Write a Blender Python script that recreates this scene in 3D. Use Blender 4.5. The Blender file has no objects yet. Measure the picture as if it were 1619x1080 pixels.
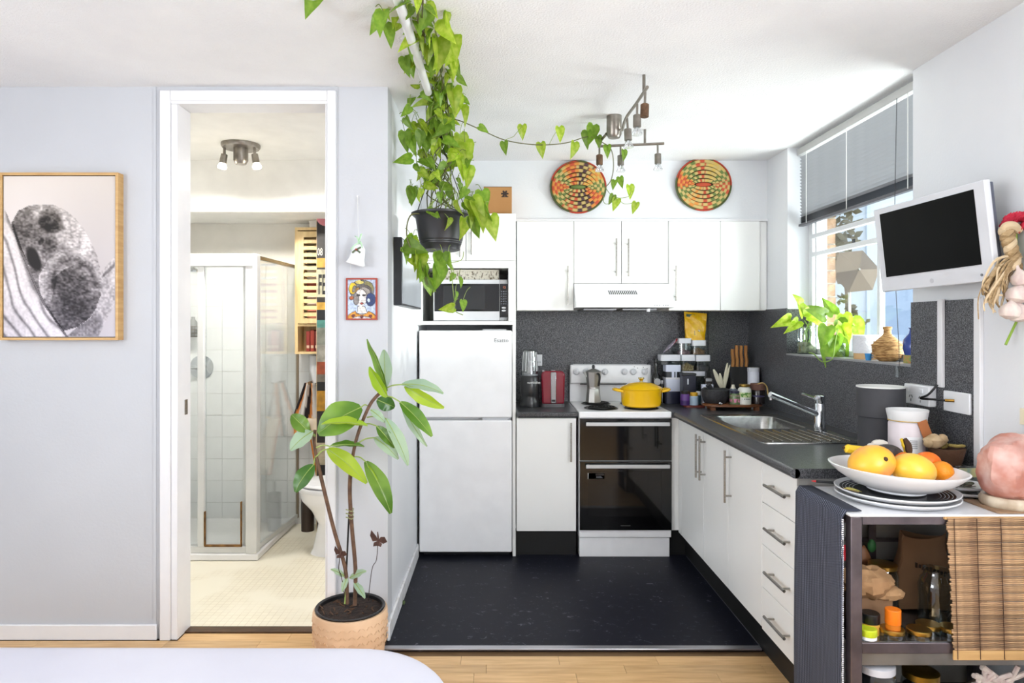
import bpy, math, random
import numpy as np
from mathutils import Vector, Matrix, noise as mnoise
random.seed(7)
R = math.radians
SC = bpy.context.scene
COL = SC.collection

# ------------------------------------------------------------------ camera
F = 1080.0; VX, VY = 788.0, 517.0; H = 1.43
cam = bpy.data.cameras.new('camera'); camo = bpy.data.objects.new('camera', cam)
COL.objects.link(camo); SC.camera = camo
cam.sensor_width = 36; cam.lens = F / 1619 * 36
cam.shift_x = (809.5 - VX) / 1619; cam.shift_y = -(540 - VY) / 1619
camo.location = (0, 0, H); camo.rotation_euler = (R(90), 0, 0)
cam.clip_start = 0.02

# ------------------------------------------------------------------ world, sun, added fill lamps
SC.view_settings.view_transform = 'Standard'; SC.view_settings.look = 'None'
SC.view_settings.gamma = 1; SC.view_settings.use_curve_mapping = False
SC.view_settings.exposure = 0.12
wd = bpy.data.worlds.new('sky'); SC.world = wd; wd.use_nodes = True
bg = wd.node_tree.nodes['Background']
bg.inputs[0].default_value = (0.90, 0.95, 1.0, 1); bg.inputs[1].default_value = 2.6
def light(name, kind, loc, direction, power, color, **kw):
    l = bpy.data.lights.new(name, kind); o = bpy.data.objects.new(name, l); COL.objects.link(o)
    o.location = loc; o.rotation_euler = Vector(direction).to_track_quat('-Z', 'Y').to_euler()
    l.energy = power; l.color = color
    for k, v in kw.items(): setattr(l, k, v)
    return o
light('sun', 'SUN', (6, -5, 3), (-0.985, 0.15, -0.01), 4.5, (1.0, .96, .90), angle=R(4))
# added daylight fill lamps; left and side windows are invented, out of view
light('added_fill_left', 'AREA', (-3.17, -0.6, 1.6), (1, 0.3, 0.15), 70, (.93, .965, 1), shape='RECTANGLE', size=1.8, size_y=1.4)  # added fill from the left, brightens right wall and cabinets
light('added_fill_side', 'AREA', (1.86, 0.4, 1.65), (-1, 0.45, 0.35), 84, (.94, .97, 1), shape='RECTANGLE', size=1.7, size_y=1.3)  # added fill from the right, set in an invented window
light('added_fill_kitchen', 'AREA', (2.95, 3.0, 1.0), (-1, 0.12, 0.2), 175, (1, .99, .97), shape='RECTANGLE', size=1.7, size_y=1.5)  # added lamp outside, hidden from the camera, brightens the kitchen
kp = light('kitchen_window_portal', 'AREA', (1.99, 3.56, 1.9), (-1, 0, 0.0), 1, (1, 1, 1), shape='RECTANGLE', size=1.25, size_y=1.25)
kp.data.cycles.is_portal = True

# ------------------------------------------------------------------ helpers
def lin(c):
    c = c / 255.0
    return c / 12.92 if c <= .04045 else ((c + .055) / 1.055) ** 2.4
def rgb(c): return (lin(c[0]), lin(c[1]), lin(c[2]), 1)
def W(px, py, Y): return Vector(((px - VX) * Y / F, Y, H - (py - VY) * Y / F))
WORLD = {}

MATS = {}
def M(name, c=(200, 200, 200), rough=.5, metal=0, c2=None, scale=8, stretch=(1, 1, 1), bump=0, bscale=60,
      lo=.35, hi=.65, rnd=0, emis=0, coat=0, spec=.5, detail=3, sheen=0, aniso=0):
    if name in MATS: return MATS[name]
    m = bpy.data.materials.new(name); m.use_nodes = True; MATS[name] = m
    nt = m.node_tree; N = nt.nodes; L = nt.links; b = N['Principled BSDF']
    b.inputs['Base Color'].default_value = rgb(c); b.inputs['Roughness'].default_value = rough
    b.inputs['Metallic'].default_value = metal; b.inputs['Coat Weight'].default_value = coat
    b.inputs['Specular IOR Level'].default_value = spec
    if sheen: b.inputs['Sheen Weight'].default_value = sheen
    tc = N.new('ShaderNodeTexCoord'); mp = N.new('ShaderNodeMapping')
    mp.inputs['Scale'].default_value = stretch; L.new(tc.outputs['Object'], mp.inputs[0])
    src = None
    n = N.new('ShaderNodeTexNoise'); n.inputs['Scale'].default_value = scale; n.inputs['Detail'].default_value = detail
    L.new(mp.outputs[0], n.inputs['Vector'])
    r = N.new('ShaderNodeValToRGB'); r.color_ramp.elements[0].position = lo; r.color_ramp.elements[1].position = hi
    if c2 is None: c2 = tuple(max(0, v - 5) for v in c)
    r.color_ramp.elements[0].color = rgb(c); r.color_ramp.elements[1].color = rgb(c2)
    L.new(n.outputs['Fac'], r.inputs[0]); src = r.outputs[0]
    if rnd:
        oi = N.new('ShaderNodeObjectInfo'); mr = N.new('ShaderNodeMapRange')
        mr.inputs['To Min'].default_value = 1 - rnd; mr.inputs['To Max'].default_value = 1 + rnd
        hv = N.new('ShaderNodeHueSaturation'); L.new(oi.outputs['Random'], mr.inputs[0]); L.new(mr.outputs[0], hv.inputs['Value'])
        L.new(src, hv.inputs['Color']); src = hv.outputs[0]
    L.new(src, b.inputs['Base Color'])
    if emis:
        L.new(src, b.inputs['Emission Color']); b.inputs['Emission Strength'].default_value = emis
    if bump:
        bn = N.new('ShaderNodeTexNoise'); bn.inputs['Scale'].default_value = bscale; bn.inputs['Detail'].default_value = 4
        L.new(mp.outputs[0], bn.inputs['Vector'])
        bu = N.new('ShaderNodeBump'); bu.inputs['Strength'].default_value = bump; bu.inputs['Distance'].default_value = .01
        L.new(bn.outputs['Fac'], bu.inputs['Height']); L.new(bu.outputs[0], b.inputs['Normal'])
    return m
def Mleaf(name, c, c2, scale=14, trans=.45, rnd=.22, rough=.35):
    m = bpy.data.materials.new(name); m.use_nodes = True; MATS[name] = m
    nt = m.node_tree; N = nt.nodes; L = nt.links; b = N['Principled BSDF']
    tc = N.new('ShaderNodeTexCoord'); n = N.new('ShaderNodeTexNoise'); n.inputs['Scale'].default_value = scale
    L.new(tc.outputs['Object'], n.inputs['Vector'])
    r = N.new('ShaderNodeValToRGB'); r.color_ramp.elements[0].position = .4; r.color_ramp.elements[1].position = .62
    r.color_ramp.elements[0].color = rgb(c); r.color_ramp.elements[1].color = rgb(c2); L.new(n.outputs['Fac'], r.inputs[0])
    oi = N.new('ShaderNodeObjectInfo'); mr = N.new('ShaderNodeMapRange')
    mr.inputs['To Min'].default_value = 1 - rnd; mr.inputs['To Max'].default_value = 1 + rnd
    hv = N.new('ShaderNodeHueSaturation'); L.new(oi.outputs['Random'], mr.inputs[0]); L.new(mr.outputs[0], hv.inputs['Value'])
    L.new(r.outputs[0], hv.inputs['Color']); L.new(hv.outputs[0], b.inputs['Base Color'])
    b.inputs['Roughness'].default_value = rough
    t = N.new('ShaderNodeBsdfTranslucent'); L.new(hv.outputs[0], t.inputs[0])
    mx = N.new('ShaderNodeMixShader'); mx.inputs[0].default_value = trans
    L.new(b.outputs[0], mx.inputs[1]); L.new(t.outputs[0], mx.inputs[2]); L.new(mx.outputs[0], N['Material Output'].inputs[0])
    return m
def Mglass(name, tint=(245, 250, 250), refl=.12, rough=.03, k=.6):
    m = bpy.data.materials.new(name); m.use_nodes = True; MATS[name] = m
    nt = m.node_tree; N = nt.nodes; L = nt.links; N.remove(N['Principled BSDF'])
    t = N.new('ShaderNodeBsdfTransparent'); t.inputs[0].default_value = rgb(tint)
    g = N.new('ShaderNodeBsdfGlossy'); g.inputs['Roughness'].default_value = rough
    fr = N.new('ShaderNodeLayerWeight'); fr.inputs[0].default_value = .25
    nn = N.new('ShaderNodeTexNoise'); nn.inputs['Scale'].default_value = 3
    ad = N.new('ShaderNodeMath'); ad.operation = 'MULTIPLY_ADD'; ad.inputs[1].default_value = k; ad.inputs[2].default_value = refl
    mu = N.new('ShaderNodeMath'); mu.operation = 'MULTIPLY'
    sm = N.new('ShaderNodeMapRange'); sm.inputs['To Min'].default_value = .85; sm.inputs['To Max'].default_value = 1.1
    L.new(nn.outputs['Fac'], sm.inputs[0]); L.new(fr.outputs['Facing'], ad.inputs[0])
    L.new(ad.outputs[0], mu.inputs[0]); L.new(sm.outputs[0], mu.inputs[1])
    mx = N.new('ShaderNodeMixShader'); L.new(mu.outputs[0], mx.inputs[0])
    L.new(t.outputs[0], mx.inputs[1]); L.new(g.outputs[0], mx.inputs[2]); L.new(mx.outputs[0], N['Material Output'].inputs[0])
    return m
def Mcol(name, rough=.6):
    m = bpy.data.materials.new(name); m.use_nodes = True; MATS[name] = m
    b = m.node_tree.nodes['Principled BSDF']; b.inputs['Roughness'].default_value = rough
    a = m.node_tree.nodes.new('ShaderNodeVertexColor'); a.layer_name = 'Col'
    m.node_tree.links.new(a.outputs[0], b.inputs['Base Color'])
    return m
def Mnode(name, fn, rough=.5):
    m = bpy.data.materials.new(name); m.use_nodes = True; MATS[name] = m
    b = m.node_tree.nodes['Principled BSDF']; b.inputs['Roughness'].default_value = rough
    fn(m.node_tree.nodes, m.node_tree.links, b); return m

class MB:
    def __init__(s): s.v = []; s.f = []; s.c = []
    def add(s, vs, fs, col=None):
        n = len(s.v); s.v += [Vector(p) for p in vs]; s.f += [[i + n for i in q] for q in fs]
        if col is not None: s.c += [col] * len(vs) if not isinstance(col, list) else col
        return s
    def box(s, x0, x1, y0, y1, z0, z1, col=None):
        vs = [(x, y, z) for z in (z0, z1) for y in (y0, y1) for x in (x0, x1)]
        return s.add(vs, [(0, 2, 3, 1), (4, 5, 7, 6), (0, 1, 5, 4), (2, 6, 7, 3), (0, 4, 6, 2), (1, 3, 7, 5)], col)
    def obox(s, c, ax, ay, az):
        c = Vector(c); ax, ay, az = Vector(ax), Vector(ay), Vector(az)
        vs = [c + ax * x + ay * y + az * z for z in (-1, 1) for y in (-1, 1) for x in (-1, 1)]
        return s.add(vs, [(0, 2, 3, 1), (4, 5, 7, 6), (0, 1, 5, 4), (2, 6, 7, 3), (0, 4, 6, 2), (1, 3, 7, 5)])
    def tube(s, pts, r, n=8, caps=True, flat=1.0):
        pts = [Vector(p) for p in pts]; k = len(pts)
        rs = r if isinstance(r, (list, tuple)) else [r] * k
        vs = []; prev = None
        for i, p in enumerate(pts):
            d = (pts[min(i + 1, k - 1)] - pts[max(i - 1, 0)])
            d = d.normalized() if d.length > 1e-9 else Vector((0, 0, 1))
            u = prev if prev is not None else (Vector((0, 0, 1)) if abs(d.z) < .9 else Vector((1, 0, 0)))
            a = (u - d * u.dot(d))
            if a.length < 1e-6: a = d.orthogonal()
            a.normalize(); b = d.cross(a); prev = a
            for j in range(n):
                t = 2 * math.pi * j / n
                vs.append(p + (a * math.cos(t) + b * math.sin(t) * flat) * rs[i])
        fs = [(i * n + j, i * n + (j + 1) % n, (i + 1) * n + (j + 1) % n, (i + 1) * n + j) for i in range(k - 1) for j in range(n)]
        if caps: fs += [tuple(range(n - 1, -1, -1)), tuple((k - 1) * n + j for j in range(n))]
        return s.add(vs, fs)
    def lathe(s, o, prof, n=28, mat=None, sx=1, sy=1, col=None, cols=None, wob=None):
        o = Vector(o); vs = []; k = len(prof)
        for i, (r, z) in enumerate(prof):
            for j in range(n):
                t = 2 * math.pi * j / n; rr = r * (1 + (wob(t, z) if wob else 0))
                p = Vector((rr * math.cos(t) * sx, rr * math.sin(t) * sy, z))
                vs.append(o + (mat @ p if mat is not None else p))
        fs = [(i * n + j, i * n + (j + 1) % n, (i + 1) * n + (j + 1) % n, (i + 1) * n + j) for i in range(k - 1) for j in range(n)]
        if prof[0][0] > 1e-6 and prof[0][0] < 9: pass
        return s.add(vs, fs, cols if cols is not None else col)
    def grid(s, fn, nu, nv, cu=False, cols=None):
        vs = [fn(i / (nu if cu else nu - 1), j / (nv - 1)) for j in range(nv) for i in range(nu)]
        fs = [(j * nu + i, j * nu + (i + 1) % nu, (j + 1) * nu + (i + 1) % nu, (j + 1) * nu + i)
              for j in range(nv - 1) for i in range(nu if cu else nu - 1)]
        return s.add(vs, fs, cols)
    def sphere(s, c, r, n=14, sc=(1, 1, 1), mat=None, disp=None):
        c = Vector(c); m = n // 2 + 1; vs = []
        for i in range(m):
            ph = math.pi * i / (m - 1)
            for j in range(n):
                t = 2 * math.pi * j / n
                d = Vector((math.sin(ph) * math.cos(t), math.sin(ph) * math.sin(t), math.cos(ph)))
                q = Vector((d.x * sc[0], d.y * sc[1], d.z * sc[2])) * r * (1 + (disp(d) if disp else 0))
                vs.append(c + (mat @ q if mat is not None else q))
        fs = [(i * n + j, (i + 1) * n + j, (i + 1) * n + (j + 1) % n, i * n + (j + 1) % n) for i in range(m - 1) for j in range(n)]
        return s.add(vs, fs)
    def prism(s, poly, ext):
        n = len(poly); ext = Vector(ext); poly = [Vector(p) for p in poly]
        vs = poly + [p + ext for p in poly]
        fs = [tuple(range(n - 1, -1, -1)), tuple(range(n, 2 * n))] + [(i, (i + 1) % n, n + (i + 1) % n, n + i) for i in range(n)]
        return s.add(vs, fs)
    def rrect(s, x0, x1, y0, y1, z0, z1, r, seg=5):
        pts = []
        for cx, cy, a in ((x1 - r, y1 - r, 0), (x0 + r, y1 - r, 90), (x0 + r, y0 + r, 180), (x1 - r, y0 + r, 270)):
            for i in range(seg + 1):
                t = R(a + 90 * i / seg); pts.append((cx + r * math.cos(t), cy + r * math.sin(t), z0))
        return s.prism(pts, (0, 0, z1 - z0))
    def mesh(s, name, mat, off=Vector((0, 0, 0)), smooth=True, ang=38):
        me = bpy.data.meshes.new(name)
        me.from_pydata([p - off for p in s.v], [], s.f); me.materials.append(mat)
        if s.c:
            a = me.color_attributes.new('Col', 'FLOAT_COLOR', 'POINT')
            arr = np.array([rgb(c) for c in s.c], dtype=np.float32).reshape(-1); a.data.foreach_set('color', arr)
        if smooth:
            me.polygons.foreach_set('use_smooth', [True] * len(me.polygons)); me.set_sharp_from_angle(angle=R(ang))
        me.update(); return me
    def build(s, name, mat, parent=None, smooth=True, bevel=0, label=None, cat=None, group=None, kind=None, ang=38, solid=0, sub=0):
        if parent is not None: off = WORLD[parent]
        else:
            xs = [p.x for p in s.v]; ys = [p.y for p in s.v]; zs = [p.z for p in s.v]
            off = Vector(((min(xs) + max(xs)) / 2, (min(ys) + max(ys)) / 2, min(zs)))
        o = bpy.data.objects.new(name, s.mesh(name, mat, off, smooth, ang)); COL.objects.link(o)
        if parent is not None: o.parent = parent
        else: o.location = off
        WORLD[o] = off
        if solid:
            md = o.modifiers.new('solid', 'SOLIDIFY'); md.thickness = solid; md.offset = 0
        if bevel:
            md = o.modifiers.new('bevel', 'BEVEL'); md.width = bevel; md.segments = 2; md.limit_method = 'ANGLE'; md.angle_limit = R(50)
        if sub:
            md = o.modifiers.new('sub', 'SUBSURF'); md.levels = sub; md.render_levels = sub
        return tag(o, label, cat, group, kind)
def tag(o, label=None, cat=None, group=None, kind=None):
    for k, v in (('label', label), ('category', cat), ('group', group), ('kind', kind)):
        if v: o[k] = v
    return o
def thing(name, label, cat, loc, group=None):
    o = bpy.data.objects.new(name, None); COL.objects.link(o); o.location = loc; o.empty_display_size = .05
    WORLD[o] = Vector(loc); return tag(o, label, cat, group)
def inst(name, mesh, parent, loc, mat3=None, scale=1):
    o = bpy.data.objects.new(name, mesh); COL.objects.link(o); o.parent = parent
    m = Matrix.Translation(Vector(loc) - WORLD[parent])
    if mat3 is not None: m = m @ mat3.to_4x4()
    sc = (scale,) * 3 if not isinstance(scale, (tuple, list)) else scale
    o.matrix_local = m @ Matrix.Diagonal((*sc, 1)); WORLD[o] = Vector(loc); return o
def text(name, body, size, loc, mat, parent, rot=(90, 0, 0), ext=.0006, align='CENTER', bold=0):
    c = bpy.data.curves.new(name, 'FONT'); c.body = body; c.size = size; c.extrude = ext; c.align_x = align; c.offset = bold
    c.resolution_u = 2
    f = bpy.data.objects.new(name + '_font', c); COL.objects.link(f); bpy.context.view_layer.update()
    me = bpy.data.meshes.new_from_object(f.evaluated_get(bpy.context.evaluated_depsgraph_get()))
    bpy.data.objects.remove(f); me.materials.clear(); me.materials.append(mat); me.name = name
    o = bpy.data.objects.new(name, me); COL.objects.link(o)
    o.parent = parent; o.location = Vector(loc) - WORLD[parent]; o.rotation_euler = [R(a) for a in rot]; WORLD[o] = Vector(loc); return o
def B(*a): return MB().box(*a)
def frame3(d, n):
    d = Vector(d).normalized(); n = Vector(n); n = (n - d * n.dot(d))
    if n.length < 1e-4: n = d.orthogonal()
    n.normalize(); x = d.cross(n)
    return Matrix((x, d, n)).transposed()
def spline(pts, k=6):
    pts = [Vector(p) for p in pts]; out = []
    for i in range(len(pts) - 1):
        p0 = pts[max(i - 1, 0)]; p1 = pts[i]; p2 = pts[i + 1]; p3 = pts[min(i + 2, len(pts) - 1)]
        for j in range(k):
            t = j / k
            out.append(.5 * ((2 * p1) + (p2 - p0) * t + (2 * p0 - 5 * p1 + 4 * p2 - p3) * t * t + (3 * p1 - p0 - 3 * p2 + p3) * t ** 3))
    out.append(pts[-1]); return out

# ------------------------------------------------------------------ materials
wall_m = M('wall_paint', (226, 228, 231), .55, c2=(221, 223, 227), scale=2, bump=.06, bscale=90)
grey_wall = M('pale_grey_paint', (193, 195, 200), .55, c2=(189, 191, 196), scale=2, bump=.06, bscale=90)
ceil_m = M('ceiling_paint', (240, 240, 241), .8, c2=(234, 234, 236), scale=3, bump=.45, bscale=120)
white_trim = M('white_gloss_trim', (232, 232, 234), .3, c2=(226, 226, 229), scale=5, bump=.05)
cab_m = M('white_laminate', (244, 244, 242), .32, c2=(241, 241, 239), scale=2)
cabin_m = M('cabinet_carcass', (205, 205, 202), .5)
steel = M('brushed_steel', (170, 166, 160), .28, 1, c2=(150, 146, 140), scale=30, stretch=(1, 1, 8))
chrome = M('chrome', (205, 208, 212), .1, 1)
nickel = M('satin_nickel', (152, 146, 138), .32, 1, c2=(130, 123, 115), scale=20)
black_pl = M('black_plastic', (26, 26, 28), .35)
black_m = M('black_kick', (16, 16, 17), .5)
white_en = M('white_enamel', (247, 247, 249), .22)
white_pl = M('white_plastic', (232, 233, 236), .35)
dark_glass = M('dark_oven_glass', (9, 9, 10), .06, spec=.6)
glass_m = Mglass('clear_glass', refl=.03, k=.10)
jar_m = Mglass('jar_glass', (228, 236, 236), .10)
shower_glass = Mglass('shower_glass', (250, 252, 252), .03, .08)
granite = M('speckled_grey_laminate', (40, 41, 45), .38, c2=(132, 133, 138), scale=230, lo=.40, hi=.74, detail=2, spec=.4)
granite_top = M('speckled_counter', (38, 38, 41), .3, c2=(112, 112, 116), scale=260, lo=.42, hi=.76, detail=2)
gold_m = M('gold_lid', (196, 160, 84), .3, 1)
# ------------------------------------------------------------------ structure
CZ = 2.53
XW, XP, XP2 = 1.778, -.507, -.62
YD, YD2, YB = 3.13, 3.25, 4.85
def struct(name, mb, mat, parent=None, **k): return mb.build(name, mat, parent, kind='structure' if parent is None else None, **k)

def wood_nodes(N, L, b):
    tc = N.new('ShaderNodeTexCoord'); oi = N.new('ShaderNodeObjectInfo'); ad = N.new('ShaderNodeVectorMath'); ad.operation = 'ADD'
    mu = N.new('ShaderNodeMath'); mu.operation = 'MULTIPLY'; mu.inputs[1].default_value = 37
    L.new(oi.outputs['Random'], mu.inputs[0]); L.new(tc.outputs['Object'], ad.inputs[0]); L.new(mu.outputs[0], ad.inputs[1])
    mp = N.new('ShaderNodeMapping'); mp.inputs['Scale'].default_value = (2.2, 26, 1); L.new(ad.outputs[0], mp.inputs[0])
    n = N.new('ShaderNodeTexNoise'); n.inputs['Scale'].default_value = 2.5; n.inputs['Detail'].default_value = 5; L.new(mp.outputs[0], n.inputs['Vector'])
    r = N.new('ShaderNodeValToRGB'); r.color_ramp.elements[0].position = .3; r.color_ramp.elements[1].position = .75
    r.color_ramp.elements[0].color = rgb((222, 184, 132)); r.color_ramp.elements[1].color = rgb((192, 150, 100)); L.new(n.outputs['Fac'], r.inputs[0])
    mr = N.new('ShaderNodeMapRange'); mr.inputs['To Min'].default_value = .86; mr.inputs['To Max'].default_value = 1.08
    L.new(oi.outputs['Random'], mr.inputs[0]); hv = N.new('ShaderNodeHueSaturation'); L.new(mr.outputs[0], hv.inputs['Value'])
    L.new(r.outputs[0], hv.inputs['Color']); L.new(hv.outputs[0], b.inputs['Base Color'])
wood_floor = Mnode('oak_plank', wood_nodes, .35)
floor = struct('floor', B(-3.2, XW, -1.6, YD2, -.12, -.012), M('floor_joint', (110, 84, 55), .8))
plank_meshes = {}
y = 3.1855; row = 0
while y > 1.55:
    x = -2.95 + (row * .37) % .5; xe = 1.3
    if y > 3.16: x, xe = -1.462, -.79
    elif y > 3.03: xe = -.515
    while x < xe - .02:
        ln = random.choice((.42, .5, .58)); ln = min(ln, xe - x)
        key = round(ln, 3)
        if key not in plank_meshes:
            plank_meshes[key] = B(0, ln - .0015, -.0725, 0, -.012, 0).mesh('plank', wood_floor)
        if ln > .05: inst('plank', plank_meshes[key], floor, (x, y, 0))
        x += ln
    y -= .0735; row += 1
struct('floor_rear', B(-3.2, XW, -1.6, y, -.012, 0), wood_floor, None)['label'] = 'oak strip flooring under the bed'

def vinyl_nodes(N, L, b):
    tc = N.new('ShaderNodeTexCoord'); mp = N.new('ShaderNodeMapping'); mp.inputs['Scale'].default_value = (9, 14, 9); L.new(tc.outputs['Object'], mp.inputs[0])
    n = N.new('ShaderNodeTexNoise'); n.inputs['Scale'].default_value = 2.2; n.inputs['Detail'].default_value = 8; n.inputs['Roughness'].default_value = .72; n.inputs['Distortion'].default_value = 1.2
    L.new(mp.outputs[0], n.inputs['Vector'])
    r = N.new('ShaderNodeValToRGB'); e = r.color_ramp.elements
    e[0].position = .0; e[0].color = rgb((15, 16, 24)); e[1].position = .61; e[1].color = rgb((22, 23, 34))
    e2 = e.new(.665); e2.color = rgb((104, 104, 114)); e3 = e.new(.70); e3.color = rgb((36, 37, 50))
    L.new(n.outputs['Fac'], r.inputs[0]); L.new(r.outputs[0], b.inputs['Base Color'])
vinyl = Mnode('marbled_navy_vinyl', vinyl_nodes, .45)
vinyl.node_tree.nodes['Principled BSDF'].inputs['Specular IOR Level'].default_value = .15
struct('floor_kitchen', B(XP, XW, 3.035, YB, -.05, .003), vinyl)
struct('trim_1', B(XP - .0, 1.165, 3.015, 3.05, .0, .009), M('alu_strip', (196, 196, 202), .3, .9), bevel=.003)
struct('floor_seam', B(1.168, 1.182, 3.05, 4.25, .003, .005), M('seam_line', (92, 92, 100), .5))

# ceiling
struct('ceiling', B(-3.3, 2.2, -1.7, 5.1, CZ, CZ + .1), ceil_m)
# wall with bathroom door opening
wl = MB().box(-3.3, -1.496, YD, YD2, 0, CZ).box(-.782, XP, YD, YD2, 0, CZ).box(-1.496, -.782, YD, YD2, 2.462, CZ)
struct('wall_left', wl, grey_wall)
struct('wall_partition', B(XP2, XP, YD2, YB + .12, 0, CZ), wall_m)
struct('wall_back', B(XP, XW, YB, YB + .12, 0, CZ), wall_m)
struct('trim_2', B(XP, XW, 4.52, YB, 2.14, CZ), wall_m)['label'] = 'plaster bulkhead above the wall cabinets'
struct('trim_3', B(.1, XW, 4.505, 4.53, 2.128, 2.142), white_trim)
# right wall with kitchen window opening and an added, unseen window opening beside the camera
wr = MB().box(XW, 2.02, -1.7, -.5, 0, CZ).box(XW, 2.02, -.5, 1.3, 0, .95).box(XW, 2.02, -.5, 1.3, 2.38, CZ)
wr.box(XW, 2.02, 1.3, 2.93, 0, CZ).box(XW, 2.02, 2.93, 4.2, 0, 1.262).box(XW, 2.02, 4.2, YB + .12, 0, CZ)
struct('wall_right', wr, wall_m)
struct('wall_far_left', MB().box(-3.3, -3.2, -1.7, -1.5, 0, CZ).box(-3.3, -3.2, .3, YD, 0, CZ).box(-3.3, -3.2, -1.5, .3, 0, .9).box(-3.3, -3.2, -1.5, .3, 2.3, CZ), wall_m)  # opening put in for the added left fill lamp
struct('wall_rear', B(-3.2, XW, -1.7, -1.6, 0, CZ), wall_m)
# cover strip joints on the wall by the door
struct('trim_4', B(-1.58, -1.567, YD - .004, YD, 0, CZ), grey_wall)
struct('trim_5', B(-.75, -.735, YD - .004, YD, 0, CZ), grey_wall)
# skirting of partition and wall
struct('baseboard_partition', B(XP, XP + .014, 3.10, 4.24, .003, .085), M('chipped_skirting', (230, 230, 232), .4, c2=(205, 203, 200), scale=22, lo=.5, hi=.72, bump=.4, bscale=30), bevel=.004)
struct('baseboard_left', MB().box(-3.2, -1.56, YD - .014, YD, 0, .07).box(-.74, XP + .014, YD - .016, YD, 0, .085), white_trim, bevel=.004)
# door frame
fr = struct('door_1', MB().box(-1.545, -1.496, YD - .018, YD, 0, 2.51).box(-.782, -.742, YD - .018, YD, 0, 2.51).box(-1.496, -.782, YD - .018, YD, 2.462, 2.51), white_trim, bevel=.004)
fr['label'] = 'white painted door frame of the bathroom opening'
B(-1.496, -1.466, YD - .01, YD2 + .005, 0, 2.45).build('jamb', white_trim, fr, bevel=.003)
B(-.792, -.782, YD - .01, YD2 + .005, 0, 2.45).build('jamb', white_trim, fr, bevel=.003)
B(-1.496, -.782, YD - .01, YD2 + .005, 2.45, 2.465).build('head', white_trim, fr)
B(-1.468, -1.462, 3.19, 3.215, 1.02, 1.09).build('latch_plate', steel, fr)
struct('trim_6', B(-1.466, -.79, 3.19, 3.25, -.012, .006), M('dark_threshold', (84, 58, 34), .5, c2=(60, 40, 22), scale=20, stretch=(1, 8, 1)))

# ------------------------------------------------------------------ bathroom
bath_w = M('bath_paint', (226, 223, 215), .6)
bath_up = M('bath_ceiling_paint', (246, 245, 240), .7)
def bath_floor_nodes(N, L, b):
    tc = N.new('ShaderNodeTexCoord'); br = N.new('ShaderNodeTexBrick'); br.offset = 0
    br.inputs['Scale'].default_value = 1; br.inputs['Brick Width'].default_value = .034; br.inputs['Row Height'].default_value = .034
    br.inputs['Mortar Size'].default_value = .0016; br.inputs['Color1'].default_value = rgb((238, 231, 210)); br.inputs['Color2'].default_value = rgb((233, 226, 205))
    br.inputs['Mortar'].default_value = rgb((216, 206, 182))
    L.new(tc.outputs['Object'], br.inputs['Vector'])
    n = N.new('ShaderNodeTexNoise'); n.inputs['Scale'].default_value = 3.2; L.new(tc.outputs['Object'], n.inputs['Vector'])
    r = N.new('ShaderNodeValToRGB'); r.color_ramp.elements[0].position = .46; r.color_ramp.elements[1].position = .6; L.new(n.outputs['Fac'], r.inputs[0])
    mx = N.new('ShaderNodeMix'); mx.data_type = 'RGBA'; L.new(r.outputs[0], mx.inputs[0]); mx.inputs[6].default_value = rgb((240, 234, 215))
    L.new(br.outputs[0], mx.inputs[7]); L.new(mx.outputs[2], b.inputs['Base Color'])
struct('floor_bathroom', B(-2.42, XP2, YD2, 5.02, -.1, .0), Mnode('cream_mosaic_floor', bath_floor_nodes, .35))
wbb = struct('wall_bathroom_back', B(-2.42, XP2, 4.96, 5.08, 0, CZ), bath_w)
wbl = struct('wall_bathroom_left', B(-2.42, -2.32, YD2, 4.96, 0, CZ), bath_w)
struct('trim_7', B(-2.32, XP2, 4.45, 4.96, 2.18, CZ - .001), bath_up)['label'] = 'plaster bulkhead over the shower'
struct('ceiling_bathroom', B(-2.32, XP2, YD2, 4.45, CZ - .012, CZ - .001), bath_up)
tile_m = M('white_wall_tile', (240, 241, 240), .18, rnd=.02)
T = .158
tm = MB().box(.001, T - .001, -.006, 0, .001, T - .001).mesh('tile', tile_m)
tm2 = MB().box(0, .006, .001, T - .001, .001, T - .001).mesh('tile', tile_m)
for i in range(11):
    for k in range(12): inst('tile', tm, wbb, (-2.32 + i * T, 4.96, k * T))
for i in range(5):
    for k in range(12): inst('tile', tm2, wbl, (-2.32, 4.17 + i * T, k * T))

# shower enclosure
sh = thing('shower_enclosure', 'white framed glass corner shower with sliding doors in the bathroom', 'shower', (-1.9, 4.5, 0))
fw = M('white_powdercoat', (228, 230, 230), .35)
B(-2.32, -1.47, 4.17, 4.95, 0, .045).build('shower_base', white_en, sh, bevel=.01)
B(-2.32, -1.5, 4.18, 4.23, .045, .085).build('bottom_rail', fw, sh, bevel=.003)
B(-2.32, -1.5, 4.165, 4.235, 1.80, 1.877).build('top_rail', fw, sh, bevel=.004)
B(-1.545, -1.475, 4.17, 4.235, .045, 1.877).build('corner_post', fw, sh, bevel=.004)
B(-1.84, -1.80, 4.175, 4.2, .085, 1.80).build('door_stile', fw, sh, bevel=.003)
MB().box(-1.57, -1.545, 4.2, 4.225, .085, 1.80).build('door_stile', fw, sh)
B(-1.825, -1.55, 4.195, 4.203, .09, 1.80).build('glass_pane', shower_glass, sh)
B(-2.3, -1.80, 4.21, 4.218, .09, 1.80).build('glass_pane', shower_glass, sh)
MB().prism([(-1.50, 4.235, .05), (-1.488, 4.235, .05), (-1.448, 4.95, .05), (-1.46, 4.95, .05)], (0, 0, .03)).build('side_rail', fw, sh)
MB().prism([(-1.505, 4.235, 1.85), (-1.485, 4.235, 1.85), (-1.445, 4.95, 1.85), (-1.465, 4.95, 1.85)], (0, 0, .022)).build('side_rail', steel, sh)
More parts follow.
